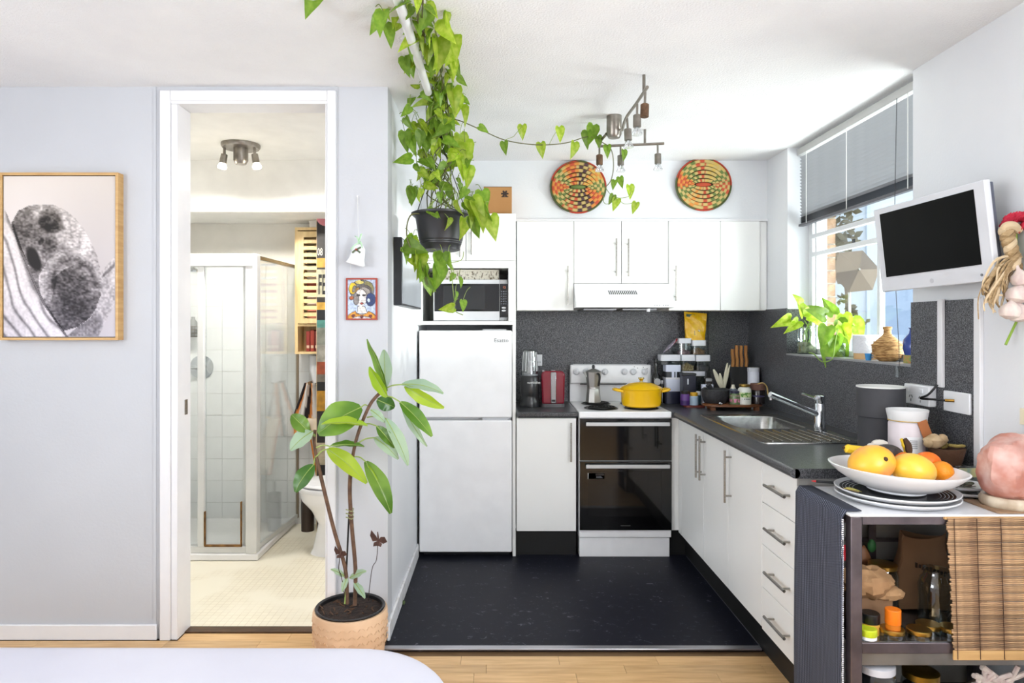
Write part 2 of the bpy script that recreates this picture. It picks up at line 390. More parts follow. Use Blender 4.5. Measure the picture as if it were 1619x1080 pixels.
MB().prism([(-1.497, 4.235, .08), (-1.491, 4.235, .08), (-1.451, 4.93, .08), (-1.457, 4.93, .08)], (0, 0, 1.77)).build('glass_pane', shower_glass, sh)
B(-1.462, -1.446, 4.93, 4.955, .05, 1.87).build('wall_channel', M('aged_channel', (150, 132, 112), .4, .6), sh)
rust = M('rusty_seal', (146, 106, 56), .8, c2=(96, 64, 30), scale=30)
B(-1.795, -1.57, 4.172, 4.19, .086, .097).build('seal', rust, sh)
B(-1.577, -1.571, 4.172, 4.19, .09, .36).build('seal', rust, sh)
B(-1.80, -1.793, 4.172, 4.19, .09, .30).build('seal', rust, sh)
# shower fittings
s = thing('shower_spray_fitting', 'chrome shower head on its arm behind the shower glass', 'shower head', (-2.31, 4.62, 1.80))
MB().tube([(-2.31, 4.62, 1.86), (-2.15, 4.62, 1.87), (-2.10, 4.62, 1.83)], .010).build('arm', chrome, s)
MB().lathe((-2.08, 4.62, 1.80), [(0, 0), (.06, 0), (.062, .012), (.03, .03), (.012, .045), (0, .045)], 20).build('rose', chrome, s)
s = thing('shower_caddy', 'wire shower caddy holding a bottle on the tiled shower wall', 'basket', (-2.14, 4.88, 1.40))
w = MB()
for z in (1.36, 1.385, 1.41, 1.435): w.tube([(-2.26, 4.945, z), (-2.26, 4.86, z), (-2.12, 4.86, z), (-2.12, 4.945, z)], .003, 5)
for i in range(8): w.tube([(-2.26 + i * .02, 4.86, 1.435), (-2.26 + i * .02, 4.86, 1.36), (-2.26 + i * .02, 4.945, 1.36)], .002, 4)
w.build('wire_basket', nickel, s)
MB().lathe((-2.19, 4.9, 1.363), [(0, 0), (.028, 0), (.03, .01), (.03, .1), (.012, .125), (.012, .14), (0, .14)], 14).build('bottle', M('grey_bottle', (150, 152, 150), .4), s)
s = thing('shower_mixer', 'round chrome mixer tap on the tiled shower wall', 'tap', (-2.05, 4.95, 1.12))
mt = Matrix.Rotation(R(90), 3, 'X')
MB().lathe((-2.15, 4.953, 1.14), [(0, 0), (.085, 0), (.085, .008), (.03, .012), (.028, .05), (0, .05)], 24, mt).build('plate', chrome, s)
MB().tube([(-2.15, 4.90, 1.14), (-2.22, 4.885, 1.135)], [.014, .008]).build('lever', chrome, s)

# bathroom ceiling spotlight
s = thing('ceiling_spotlight', 'round nickel ceiling light with two lit spots in the bathroom', 'ceiling light', (-1.535, 4.07, CZ - .012))
MB().lathe((-1.535, 4.07, CZ - .037), [(0, 0), (.105, 0), (.112, .012), (.112, .024), (0, .025)], 28).build('plate', nickel, s)
MB().lathe((-1.535, 4.07, CZ - .135), [(0, 0), (.03, .004), (.042, .025), (.042, .1), (0, .1)], 20).build('canister', nickel, s)
bulb_m = M('lit_bulb', (255, 244, 220), .4, emis=14)
for (x0, x1, em) in ((-1.625, -1.64, 1), (-1.445, -1.425, 1)):
    d = Vector((x1 - x0, -.005, -.10)).normalized(); a = Vector((x0, 4.05, CZ - .037))
    MB().tube([a, a + Vector((0, 0, -.04))], .008).build('stem', nickel, s)
    h = a + Vector((0, 0, -.04)); MB().tube([h, h + d * .055], [.019, .021], 16).build('lamp_holder', nickel, s)
    MB().tube([h + d * .055, h + d * .075, h + d * .085], [.018, .026, .024], 16).build('bulb', bulb_m, s)
    light('bathroom_spot', 'SPOT', h + d * .10, d + Vector((0, -.05, 0)), 45, (1, .955, .89), shadow_soft_size=.04, spot_size=R(175), spot_blend=.5)

# louvred cabinet on bathroom back wall
pine = M('pale_pine', (232, 205, 152), .5, c2=(220, 190, 136), scale=6, stretch=(8, 8, 1))
s = thing('louvred_cabinet', 'pale pine wall cabinet with slatted door and open shelf in the bathroom', 'cabinet', (-1.25, 4.88, 1.24))
MB().box(-1.43, -1.41, 4.80, 4.954, 1.24, 2.13).box(-1.12, -1.10, 4.80, 4.954, 1.24, 2.13).box(-1.41, -1.12, 4.80, 4.954, 2.11, 2.13).box(-1.41, -1.12, 4.80, 4.954, 1.24, 1.256).box(-1.41, -1.12, 4.80, 4.954, 1.435, 1.45).box(-1.41, -1.12, 4.945, 4.954, 1.256, 2.11).build('body', pine, s)
dr = MB().box(-1.405, -1.365, 4.785, 4.80, 1.455, 2.10).box(-1.165, -1.125, 4.785, 4.80, 1.455, 2.10).box(-1.365, -1.165, 4.785, 4.80, 2.06, 2.10).box(-1.365, -1.165, 4.785, 4.80, 1.455, 1.49).build('door', pine, s)
sl = MB().box(0, .2, 0, .010, 0, .026).mesh('slat', pine)
for i in range(12): inst('slat', sl, dr, (-1.365, 4.787, 1.505 + i * .0465))
towelc = [(196, 120, 96), (226, 206, 190), (182, 92, 80), (236, 230, 220), (120, 110, 90)]
for i in range(5):
    MB().rrect(-1.36, -1.17, 4.83, 4.94, 1.452 + i * .105, 1.452 + i * .105 + .1, .02).build('folded_towel', M('towel%d' % i, towelc[i], .9, bump=.4, bscale=200), None, label=['brown folded towel lowest behind the cabinet slats', 'cream folded towel second from bottom behind the slats', 'brick red folded towel in the middle behind the slats', 'white folded towel second from top behind the slats', 'olive folded towel topmost behind the cabinet slats'][i], cat='towel', group='towels in the slatted cabinet', bevel=.01)
for i, (x, c) in enumerate(((-1.36, (150, 52, 44)), (-1.33, (168, 66, 52)), (-1.30, (120, 44, 40)))):
    b_ = MB().box(x, x + .027, 4.83, 4.93, 1.257, 1.40 + (i % 2) * .01).build('book', M('red_book%d' % i, c, .6), None, label=['thick dark red book leftmost on the open pine shelf', 'brighter red book in the middle of the pine shelf', 'maroon book rightmost on the open pine shelf'][i], cat='book', group='books on the bathroom shelf', bevel=.003)
    B(x + .004, x + .023, 4.829, 4.83, 1.28, 1.30).build('spine_label', M('spine_cream', (222, 196, 170)), b_)
for i, z in enumerate((2.132, 2.187)):
    b_ = B(-1.335, -1.2, 4.82, 4.93, z, z + .048).build('storage_box', M('box_cream%d' % i, (240, 236, 228), .6), None, label=['lower cream box stacked on the pine cabinet', 'upper cream box stacked on the pine cabinet'][i], cat='box', group='boxes on the pine cabinet', bevel=.004)
    B(-1.337, -1.198, 4.818, 4.932, z + .034, z + .05).build('lid', M('box_cream%d' % i), b_)
s = thing('hanging_container', 'white plastic container hanging below the pine shelf', 'container', (-1.33, 4.9, 1.0))
MB().tube([(-1.31, 4.90, 1.225), (-1.31, 4.9, 1.12), (-1.30, 4.9, 1.03)], [.045, .04, .03], 14).build('body', white_pl, s)
MB().tube([(-1.345, 4.9, 1.03), (-1.27, 4.9, 1.03)], .008).build('hook', chrome, s)
# hanging towel, multi-colour
s = thing('hanging_towel', 'colourful orange and dark striped towel hanging beside the toilet', 'towel', (-1.36, 4.85, .72))
def tw(u, v):
    wd_ = .035 + .07 * min(1, v * 1.6) - .035 * max(0, v - .55)
    return Vector((-1.345 - .02 * v + (u - .5) * 2 * wd_, 4.87 + .018 * math.sin(u * 14), 1.03 - .38 * v))
cols = []
for j in range(20):
    for i in range(24):
        u = i / 23; v = j / 19; q = (u * 6 + v * 1.5) % 3
        cols.append((40, 36, 40) if q < 1 else ((206, 130, 60) if q < 1.8 else (212, 206, 200)))
MB().grid(tw, 24, 20, cols=cols).build('cloth', Mcol('towel_stripes', .9), s, solid=.008)
MB().tube([(-1.345, 4.955, 1.03), (-1.345, 4.85, 1.03)], .012).build('hook', M('brown_hook', (120, 92, 60)), s)
s = thing('tote_bag', 'cream cloth bag with orange piping hanging below the striped towel', 'bag', (-1.27, 4.85, .45))
MB().grid(lambda u, v: Vector((-1.36 + .12 * v ** .5 * .6 + u * (.07 + .05 * v), 4.86 + .02 * math.sin(u * 3.1) * -1, .78 - .40 * v)), 8, 10).build('cloth', M('cream_cloth', (230, 214, 190), .9), s, solid=.02)
MB().tube([(-1.36, 4.845, .78), (-1.325, 4.845, .6), (-1.29, 4.845, .38), (-1.2, 4.845, .38)], .006, 6).build('piping', M('orange_piping', (214, 130, 50), .8), s)
B(-1.33, -1.25, 4.86, 4.955, .775, .79).build('hook_bar', pine, s)

# tall poster board leaning behind the toilet
def sx(px, Y): return (px - VX) * Y / F
s = thing('poster_board', 'tall dark board of vintage cafe posters standing behind the toilet', 'board', (-1.0, 4.74, 0))
B(-1.262, -.70, 4.735, 4.755, 0, 2.318).build('panel', M('cream_board_edge', (206, 184, 148), .6), s)
PY = 4.7335
def zpx(y): return H - (y - VY) * 4.735 / F
secs = [(316, 408, (38, 32, 30)), (408, 423, (196, 152, 58)), (423, 426, (30, 26, 24)), (426, 470, (184, 178, 152)), (470, 478, (52, 46, 40)), (478, 490, (200, 156, 62)), (490, 506, (24, 26, 28)), (506, 518, (70, 128, 118)), (518, 545, (122, 124, 112)), (545, 572, (150, 146, 134)), (572, 592, (150, 70, 38)), (592, 604, (116, 108, 96)), (604, 618, (24, 22, 22)), (618, 650, (178, 128, 30)), (650, 700, (40, 34, 32)), (700, 735, (196, 180, 150)), (735, 765, (34, 30, 30)), (765, 860, (60, 48, 40))]
for i, (a, c, q) in enumerate(secs):
    B(-1.258, -.705, PY, PY + .0015, zpx(c), zpx(a)).build('poster', M('poster_ink%d' % i, q, .45, c2=tuple(max(0, int(v * .8)) for v in q), scale=22), s, smooth=False)
ink = M('poster_black', (26, 24, 24)); crm = M('poster_cream', (226, 220, 204))
t_ = text('lettering', 'FE', .19, (-1.222, PY - .001, 1.66), ink, s, bold=.004); t_.scale.x = .3
t_ = text('lettering', '08', .075, (-1.236, PY - .001, 1.925), crm, s); t_.scale.x = .5
MB().lathe((-1.2, PY - .001, 2.19), [(0, 0), (.06, .001), (.06, .0)], 20, mt).build('print_shape', M('poster_pink', (196, 120, 128)), s)
# toilet
s = thing('toilet', 'white ceramic toilet beside the shower in the bathroom', 'toilet', (-.95, 4.33, 0))
def bowl(u, v):
    t = 2 * math.pi * u
    prof = [(0, .20, -.99, .105), (.03, .19, -.985, .10), (.19, .155, -.985, .085), (.27, .18, -1.0, .12), (.34, .222, -1.02, .165), (.40, .235, -1.025, .18)]
    k = v * (len(prof) - 1); i = min(int(k), len(prof) - 2); f = k - i
    z, rx, cx, ry = [prof[i][q] * (1 - f) + prof[i + 1][q] * f for q in range(4)]
    return Vector((cx + rx * math.cos(t), 4.33 + ry * math.sin(t), z))
b_ = MB().grid(bowl, 28, 16, True); b_.build('bowl', white_en, s)
MB().lathe((-1.025, 4.33, .40), [(0, .0), (.238, 0), (.243, .01), (.238, .03), (0, .036)], 30, sy=.77).build('seat', white_pl, s)
MB().lathe((-1.02, 4.33, .437), [(0, 0), (.232, .0), (.238, .008), (.22, .022), (0, .026)], 30, sy=.77).build('lid', white_pl, s)
B(-.81, -.625, 4.14, 4.52, .40, .80).build('cistern', white_en, s, bevel=.02)
B(-.86, -.70, 4.23, 4.43, 0, .40).build('rear_foot', white_en, s, bevel=.03)
s = MB().lathe((-1.34, 4.80, 0), [(0, 0), (.044, 0), (.046, .26), (.040, .26), (.04, .02), (0, .02)], 20).build('toilet_brush_holder', M('dark_brown_metal', (58, 44, 36), .4), None, label='dark brown cylinder standing on the floor behind the toilet bowl', cat='brush holder')
MB().tube([(-1.34, 4.8, .02), (-1.34, 4.8, .34)], .008).build('brush_handle', black_pl, s)
# ------------------------------------------------------------------ kitchen cabinets
def vhandle(parent, x, y, z0, z1, axis='y'):
    """vertical bar handle in front of a door facing -Y (axis y) or -X (axis x)"""
    m = MB().tube([(x, y, z0), (x, y, z1)], .0055, 10)
    for z in (z0 + (z1 - z0) * .13, z1 - (z1 - z0) * .13):
        m.tube([(x, y, z), (x, y + .034, z) if axis == 'y' else (x + .034, y, z)], .0045, 8)
    return m.build('handle', steel, parent, label='brushed steel bar handle')
# tall housing over the fridge with microwave niche
TF = 4.25
t = thing('tall_cabinet', 'tall white housing around the fridge with open microwave niche', 'cabinet', (-.2, 4.55, 0))
MB().box(.088, .108, TF, 4.84, .003, 2.135).box(-.503, -.485, TF + .02, 4.84, 1.44, 2.135).box(-.485, .088, TF, 4.84, 2.115, 2.135).box(-.485, .088, TF, 4.84, 1.80, 1.838).box(-.485, .088, TF, 4.84, 1.443, 1.463).box(-.485, .088, 4.82, 4.84, 1.463, 1.80).build('body', cab_m, t, bevel=.001)
d = B(-.505, -.203, TF - .02, TF - .001, 1.842, 2.133).build('door', cab_m, t, bevel=.0015); vhandle(d, -.235, TF - .052, 1.86, 2.02)
d = B(-.199, .106, TF - .02, TF - .001, 1.842, 2.133).build('door', cab_m, t, bevel=.0015); vhandle(d, -.165, TF - .052, 1.875, 2.03)
B(-.505, .106, TF - .014, TF, 1.795, 1.84).build('niche_rail', cab_m, t, bevel=.001)
MB().box(-.505, -.47, TF - .014, TF, 1.463, 1.795).box(.062, .106, TF - .014, TF, 1.463, 1.795).build('niche_stile', cab_m, t)
B(-.505, .106, TF - .014, TF, 1.443, 1.466).build('niche_shelf_edge', cab_m, t, bevel=.001)
# fridge
t = thing('fridge', 'white two door fridge freezer beside the partition wall', 'fridge', (-.2, 4.5, 0))
B(-.485, .082, 4.285, 4.80, .02, 1.405).build('body', white_en, t, bevel=.006)
d = B(-.49, .084, 4.225, 4.28, .868, 1.408).build('freezer_door', white_en, t, bevel=.008)
text('brand_lettering', 'Esatto', .036, (.018, 4.2245, 1.335), M('grey_print', (120, 122, 126)), d)
d2 = B(-.49, .084, 4.225, 4.28, .035, .852).build('fridge_door', white_en, t, bevel=.008)
B(-.10, .06, 4.24, 4.28, .852, .868).build('door_grip', M('grip_grey', (196, 199, 204), .4), t)
B(-.47, .07, 4.29, 4.36, .003, .034).build('plinth', black_pl, t)
B(-.10, .05, 4.30, 4.34, 1.408, 1.416).build('hinge_cover', white_pl, t)
# microwave
t = thing('microwave', 'white microwave oven with black glass door in the niche', 'microwave', (-.17, 4.5, 1.463))
B(-.41, .058, 4.30, 4.70, 1.470, 1.728).build('body', white_pl, t, bevel=.006)
d = B(-.408, .008, 4.282, 4.30, 1.47, 1.727).build('door', white_pl, t, bevel=.004)
B(-.40, .006, 4.279, 4.283, 1.528, 1.70).build('door_glass', M('microwave_black', (14, 14, 18), .08), d)
B(-.345, -.085, 4.2775, 4.2795, 1.542, 1.69).build('window_mesh', M('microwave_window', (46, 47, 50), .25), d)
B(.01, .057, 4.283, 4.30, 1.49, 1.70).build('control_panel', M('microwave_black'), t)
kb = M('keypad_grey', (120, 124, 132)); kbm = MB().box(0, .0095, -.0015, 0, 0, .006).mesh('key', kb)
for i in range(3):
    for k in range(6): inst('key', kbm, t, (.0145 + i * .0138, 4.283, 1.572 + k * .0155))
for z in (1.532, 1.550): MB().lathe((.034, 4.283, z), [(0, .002), (.014, .002), (.014, 0)], 16, Matrix.Rotation(R(90), 3, 'X'), sy=.4).build('button', white_pl, t)
text('display_digits', '12', .02, (.036, 4.2825, 1.672), M('clock_red', (214, 120, 80), emis=.6), t)
MB().box(-.38, -.34, 4.33, 4.67, 1.463, 1.470).box(.0, .04, 4.33, 4.67, 1.463, 1.470).build('feet', black_pl, t)
# woven tray on the microwave
weave = M('woven_white', (226, 220, 204), .8, c2=(120, 108, 88), scale=70, stretch=(1, 1, .6), lo=.5, hi=.62, bump=.5, bscale=90)
t = thing('woven_tray', 'low woven white tray lying on top of the microwave', 'basket', (-.17, 4.45, 1.728))
MB().rrect(-.375, .005, 4.32, 4.6, 1.729, 1.789, .03).build('body', weave, t)
MB().tube([(-.345, 4.32, 1.787), (-.02, 4.32, 1.787), (.0, 4.34, 1.787), (.0, 4.58, 1.787)], .006, 6).build('rim', M('woven_rim', (238, 232, 218), .8), t)
# cardboard box on tower
card = M('cardboard', (188, 138, 84), .75, c2=(178, 128, 76), scale=4)
t = thing('cardboard_box', 'brown cardboard box with a dark crest on top of the tall cabinet', 'box', (-.005, 4.36, 2.135))
B(-.092, .084, 4.265, 4.5, 2.136, 2.304).build('carton', card, t, bevel=.002)
B(-.092, .084, 4.264, 4.5, 2.302, 2.306).build('flap', M('cardboard_dark', (120, 84, 48), .8), t)
cr = MB(); mty = Matrix.Rotation(R(90), 3, 'X')
cr.lathe((.04, 4.2645, 2.262), [(0, .001), (.014, .001), (.014, 0)], 18, mty)
for a in range(0, 360, 60): cr.lathe((.04 + .018 * math.cos(R(a)), 4.2645, 2.262 + .016 * math.sin(R(a))), [(0, .0008), (.006, .0008), (.006, 0)], 8, mty)
cr.box(.018, .062, 4.264, 4.2646, 2.240, 2.246)
cr.build('crest_print', M('dark_print', (52, 36, 26)), t)
pl = MB()
for i in range(9): pl.box(-.080, -.074 + (i % 3) * .002, 4.264, 4.2648, 2.20 + i * .008, 2.205 + i * .008)
pl.build('small_print', M('dark_print'), t)

# wall cabinets
UF = 4.52
t = thing('wall_cabinet', 'single door white wall cabinet left of the range hood', 'cabinet', (.31, 4.68, 1.54))
B(.121, .496, UF + .001, 4.838, 1.54, 2.127).build('body', cabin_m, t)
d = B(.122, .495, UF - .018, UF, 1.539, 2.126).build('door', cab_m, t, bevel=.0015); vhandle(d, .455, UF - .05, 1.577, 1.83)
t = thing('wall_cabinet', 'double door white wall cabinet above the range hood', 'cabinet', (.81, 4.68, 1.715))
B(.498, 1.12, UF + .001, 4.838, 1.718, 2.127).build('body', cabin_m, t)
d = B(.498, .809, UF - .018, UF, 1.717, 2.126).build('door', cab_m, t, bevel=.0015); vhandle(d, .773, UF - .05, 1.762, 2.01)
d = B(.813, 1.119, UF - .018, UF, 1.717, 2.126).build('door', cab_m, t, bevel=.0015); vhandle(d, .852, UF - .05, 1.760, 2.008)
t = thing('wall_cabinet', 'single door white wall cabinet right of the range hood', 'cabinet', (1.29, 4.68, 1.54))
B(1.122, 1.462, UF + .001, 4.838, 1.54, 2.127).build('body', cabin_m, t)
d = B(1.123, 1.462, UF - .018, UF, 1.539, 2.126).build('door', cab_m, t, bevel=.0015); vhandle(d, 1.163, UF - .05, 1.60, 1.832)
t = thing('wall_cabinet', 'plain white corner wall cabinet without a handle beside the window wall', 'cabinet', (1.6, 4.68, 1.54))
B(1.464, 1.775, UF + .001, 4.838, 1.54, 2.127).build('body', cab_m, t)
B(1.465, 1.722, UF - .018, UF, 1.539, 2.126).build('front_panel', cab_m, t, bevel=.0015)
# range hood
t = thing('range_hood', 'white sloped range hood under the double wall cabinet', 'range hood', (.81, 4.6, 1.545))
MB().prism([(.498, 4.50, 1.714), (.498, 4.385, 1.59), (.498, 4.37, 1.582), (.498, 4.37, 1.555), (.498, 4.835, 1.545), (.498, 4.835, 1.714)], (.632, 0, 0)).build('canopy', white_en, t, bevel=.002)
sm = MB().prism([(0, 0, 0), (.006, 0, 0), (.012, -.024, -.0255), (.006, -.024, -.0255)], (0, -.001, .001)).mesh('slot', black_pl)
for i in range(15): inst('slot', sm, t, (.715 + i * .0125, 4.457, 1.6665))
MB().box(.55, .76, 4.40, 4.75, 1.538, 1.548).box(.80, 1.02, 4.40, 4.75, 1.538, 1.548).build('filter', M('filter_grey', (120, 120, 122), .4, .7), t)
MB().lathe((.965, 4.40, 1.528), [(0, 0), (.012, 0), (.012, .02), (0, .02)], 12).build('lamp', white_pl, t)
bm_ = MB().box(-.004, .004, -.003, 0, -.004, .004).mesh('switch', M('switch_grey', (180, 182, 186)))
for x in (1.0, 1.015, 1.03, 1.055, 1.07, 1.085): inst('switch', bm_, t, (x, 4.37, 1.568))
# splashbacks
t = struct('wall_splashback_back', B(.112, 1.48, 4.836, 4.848, .906, 1.54), granite)
t = struct('wall_splashback_corner', B(1.484, XW, 4.832, 4.848, .906, 1.54), granite)
t = struct('wall_splashback_right', MB().box(XW - .009, XW, 2.535, 2.93, .906, 1.535).box(XW - .009, XW, 2.93, 4.2, .906, 1.262).box(XW - .009, XW, 4.2, 4.832, .906, 1.545).box(XW - .009, 1.915, 4.193, 4.2, 1.262, 1.54), granite)
struct('trim_8', B(XW - .016, XW, 2.50, 2.535, .86, 1.54), white_trim, bevel=.003)
struct('trim_9', B(XW - .010, 1.925, 2.93, 4.195, 1.258, 1.268), M('sill_grey', (150, 150, 152), .4))['label'] = 'thin grey window sill edge'

# base cabinets
t = thing('base_cabinet', 'white single door base cabinet between fridge and stove', 'cabinet', (.3, 4.5, 0))
B(.112, .482, TF + .001, 4.84, .165, .866).build('body', cabin_m, t)
d = B(.113, .481, TF - .018, TF, .165, .864).build('door', cab_m, t, bevel=.0015); vhandle(d, .447, TF - .05, .60, .84)
struct('trim_10', B(.112, .485, TF + .03, TF + .05, .003, .165), black_m)
t = MB().box(.112, .497, TF - .035, 4.835, .868, .905).build('worktop', granite_top, None, bevel=.012, label='short dark speckled worktop left of the stove', cat='worktop')
t = thing('base_cabinet', 'narrow white filler panel between stove and corner cabinets', 'panel', (1.1, 4.5, 0))
B(1.078, 1.14, TF, 4.84, .165, .866).build('front_panel', cab_m, t, bevel=.001)
struct('trim_11', B(1.075, 1.175, TF + .03, TF + .05, .003, .165), black_m)
FX = 1.12
t = thing('base_cabinet', 'white double door sink cabinet under the window', 'cabinet', (1.45, 3.75, 0))
B(FX + .019, XW - .012, 3.332, TF - .004, .155, .72).build('body', cabin_m, t)
for (y0, y1, hy) in ((3.733, 4.17, 3.765), (3.333, 3.729, 3.697)):
    d = B(FX, FX + .018, y0, y1, .155, .864).build('door', cab_m, t, bevel=.0015); vhandle(d, FX - .032, hy, .60, .838, 'x')
B(FX, FX + .018, 4.172, TF - .002, .155, .864).build('filler', cab_m, t)
t = thing('base_cabinet', 'white single door base cabinet between sink cabinet and drawers', 'cabinet', (1.45, 3.12, 0))
B(FX + .019, XW - .012, 2.907, 3.328, .155, .85).build('body', cabin_m, t)
d = B(FX, FX + .018, 2.907, 3.329, .155, .864).build('door', cab_m, t, bevel=.0015); vhandle(d, FX - .032, 3.285, .585, .836, 'x')
t = thing('drawer_unit', 'white four drawer unit at the end of the worktop', 'drawers', (1.45, 2.73, 0))
B(FX + .019, XW - .012, 2.56, 2.903, .145, .866).build('body', cabin_m, t)
for z0, z1 in ((.69, .864), (.51, .687), (.33, .507), (.148, .327)):
    d = B(FX, FX + .018, 2.562, 2.903, z0, z1).build('drawer', cab_m, t, bevel=.0015)
    zc = (z0 + z1) / 2 + .005; hm = MB().tube([(FX - .032, 2.60, zc), (FX - .032, 2.80, zc)], .006, 10)
    for y in (2.625, 2.775): hm.tube([(FX - .032, y, zc), (FX, y, zc)], .0045, 8)
    hm.build('handle', steel, d, label='brushed steel bar handle')
struct('trim_12', B(1.17, 1.19, 2.56, TF + .05, .0, .15), black_m)
B(1.118, XW - .012, 2.545, 2.559, 0, .866).build('end_panel', M('end_panel_grey', (150, 148, 144), .5), None, label='thin end panel closing the drawer unit', cat='panel')
# L-shaped worktop with cut-out for the sink
SX0, SX1, SY0, SY1 = 1.245, 1.60, 3.50, 4.0
t = MB().box(1.10, SX0, 2.53, 4.835, .868, .905).box(SX1, XW - .01, 2.53, 4.835, .868, .905).box(SX0, SX1, 2.53, SY0, .868, .905).box(SX0, SX1, SY1, 4.835, .868, .905)
t.box(1.073, 1.10, TF - .03, 4.835, .868, .905).tube([(1.10, 2.53, .8865), (1.10, TF - .03, .8865)], .0185, 14)
t.build('worktop', granite_top, None, label='long dark speckled worktop holding the sink', cat='worktop')
# sink
t = thing('sink', 'stainless steel sink with ribbed drainer set in the worktop', 'sink', (1.43, 3.55, .905))
def rr(x0, x1, y0, y1, r, z, seg=5):
    o = []
    for cx, cy, a in ((x1 - r, y1 - r, 0), (x0 + r, y1 - r, 90), (x0 + r, y0 + r, 180), (x1 - r, y0 + r, 270)):
        for i in range(seg + 1):
            q = R(a + 90 * i / seg); o.append((cx + r * math.cos(q), cy + r * math.sin(q), z))
    return o
rings = [rr(1.19, 1.66, 3.06, 4.055, .02, .9055), rr(1.192, 1.658, 3.062, 4.053, .02, .911), rr(1.20, 1.65, 3.07, 4.045, .02, .911), rr(1.205, 1.645, 3.075, 4.04, .02, .908),
         rr(SX0, SX1, SY0, SY1, .07, .908), rr(SX0 + .006, SX1 - .006, SY0 + .006, SY1 - .006, .066, .90), rr(SX0 + .02, SX1 - .02, SY0 + .02, SY1 - .02, .06, .76), rr(SX0 + .06, SX1 - .06, SY0 + .06, SY1 - .06, .05, .745)]
m = MB(); n = len(rings[0])
m.add([p for r_ in rings for p in r_], [(i * n + j, i * n + (j + 1) % n, (i + 1) * n + (j + 1) % n, (i + 1) * n + j) for i in range(len(rings) - 1) for j in range(n)] + [tuple(range((len(rings) - 1) * n, len(rings) * n))])
sinkm = M('sink_steel', (178, 178, 176), .24, 1, c2=(160, 160, 158), scale=40)
m.build('basin', sinkm, t)
rib = MB().tube([(0, 0, 0), (0, .33, 0)], .005, 8, flat=.6).mesh('rib', sinkm)
for i in range(9): inst('rib', rib, t, (1.25 + i * .044, 3.11, .909))
MB().lathe((1.42, 3.75, .746), [(0, .004), (.03, .003), (.04, 0)], 20).build('drain', chrome, t)
# tap
t = thing('mixer_tap', 'chrome single lever mixer tap behind the sink', 'tap', (1.605, 3.40, .905))
MB().lathe((1.60, 3.40, .9105), [(0, 0), (.03, 0), (.03, .006), (.0255, .008), (.0255, .135), (.024, .137), (.024, .141), (.0255, .143), (.0255, .176), (.02, .18), (0, .18)], 24).build('body', chrome, t)
MB().tube([(1.59, 3.395, .995), (1.33, 3.345, 1.10)], [.0145, .0145], 14).build('spout', chrome, t)
MB().tube([(1.337, 3.348, 1.094), (1.337, 3.348, 1.072)], .009, 10).build('aerator', chrome, t)
MB().tube([(1.59, 3.395, 1.068), (1.515, 3.41, 1.096)], .006, 8).build('lever', chrome, t)
# stove
t = thing('stove', 'white freestanding electric stove with black glass double oven', 'stove', (.785, 4.5, 0))
SXa, SXb = .499, 1.071
MB().box(SXa, SXb, 4.245, 4.80, .13, .875).box(SXa - .001, SXb + .001, 4.225, 4.83, .866, .905).build('body', white_en, t, bevel=.005)
B(SXa + .002, SXb - .002, 4.227, 4.245, .128, .172).build('lower_trim', white_en, t, bevel=.002)
B(SXa + .004, SXb - .008, 4.24, 4.60, .003, .122).build('storage_drawer', white_en, t, bevel=.003)
for (z0, z1, nm, hz) in ((.605, .862, 'grill_door', .822), (.174, .598, 'oven_door', .562)):
    d = B(SXa + .004, SXb - .001, 4.217, 4.244, z0, z1).build(nm, dark_glass, t, bevel=.002)
    MB().box(.538, 1.052, 4.185, 4.199, hz, hz + .022).box(.548, .562, 4.19, 4.218, hz + .003, hz + .019).box(1.028, 1.042, 4.19, 4.218, hz + .003, hz + .019).build('handle', M('handle_satin', (205, 206, 208), .35, .3), d, bevel=.002)
    if nm == 'oven_door':
        B(.555, 1.01, 4.2155, 4.217, .26, .54).build('window', M('oven_window', (22, 21, 21), .05), d)
        B(.552, .655, 4.2155, 4.2168, .492, .528).build('sticker', M('sticker_white', (206, 206, 202)), d)
        B(.600, .652, 4.2145, 4.2156, .513, .526).build('sticker_band', black_pl, d)
        tx = MB()
        for i in range(3): tx.box(.604, .645 - i * .006, 4.2145, 4.2154, .498 + i * .0045, .500 + i * .0045)
        tx.build('sticker_print', M('grey_print'), d)
        B(.755, .815, 4.2155, 4.217, .20, .206).build('faint_logo', M('logo_dark', (60, 60, 62)), d)
bg_m = MB().prism([(SXa + .03, 4.80, 1.168), (SXa + .012, 4.80, 1.16), (SXa + .004, 4.80, 1.13), (SXa + .001, 4.80, .905), (SXb - .001, 4.80, .905), (SXb - .004, 4.80, 1.13), (SXb - .012, 4.80, 1.16), (SXb - .03, 4.80, 1.168)], (0, .032, 0))
bgp = bg_m.build('backguard', white_en, t, bevel=.004)
B(SXa + .003, SXb - .003, 4.77, 4.80, 1.035, 1.166).build('control_fascia', white_en, bgp, bevel=.008)
B(.57, 1.0, 4.768, 4.772, 1.028, 1.034).build('vent_slot', black_pl, bgp)
km = MB().lathe((0, 0, 0), [(.024, 0), (.024, .004), (.017, .008), (.016, .022), (0, .024)], 18, Matrix.Rotation(R(90), 3, 'X')).add([(-.003, -.03, -.015), (.003, -.03, -.015), (.003, -.03, .015), (-.003, -.03, .015), (-.003, -.02, -.015), (.003, -.02, -.015), (.003, -.02, .015), (-.003, -.02, .015)], [(0, 1, 2, 3), (0, 4, 5, 1), (1, 5, 6, 2), (2, 6, 7, 3), (3, 7, 4, 0)]).mesh('knob', M('knob_white', (225, 227, 231), .3))
for px in (911, 926.5, 942, 956, 987, 1001, 1019): inst('knob', km, t, (sx(px, 4.77), 4.77, 1.118))
dm = MB().box(-.0025, .0025, -.001, 0, -.0025, .0025).mesh('indicator', black_pl)
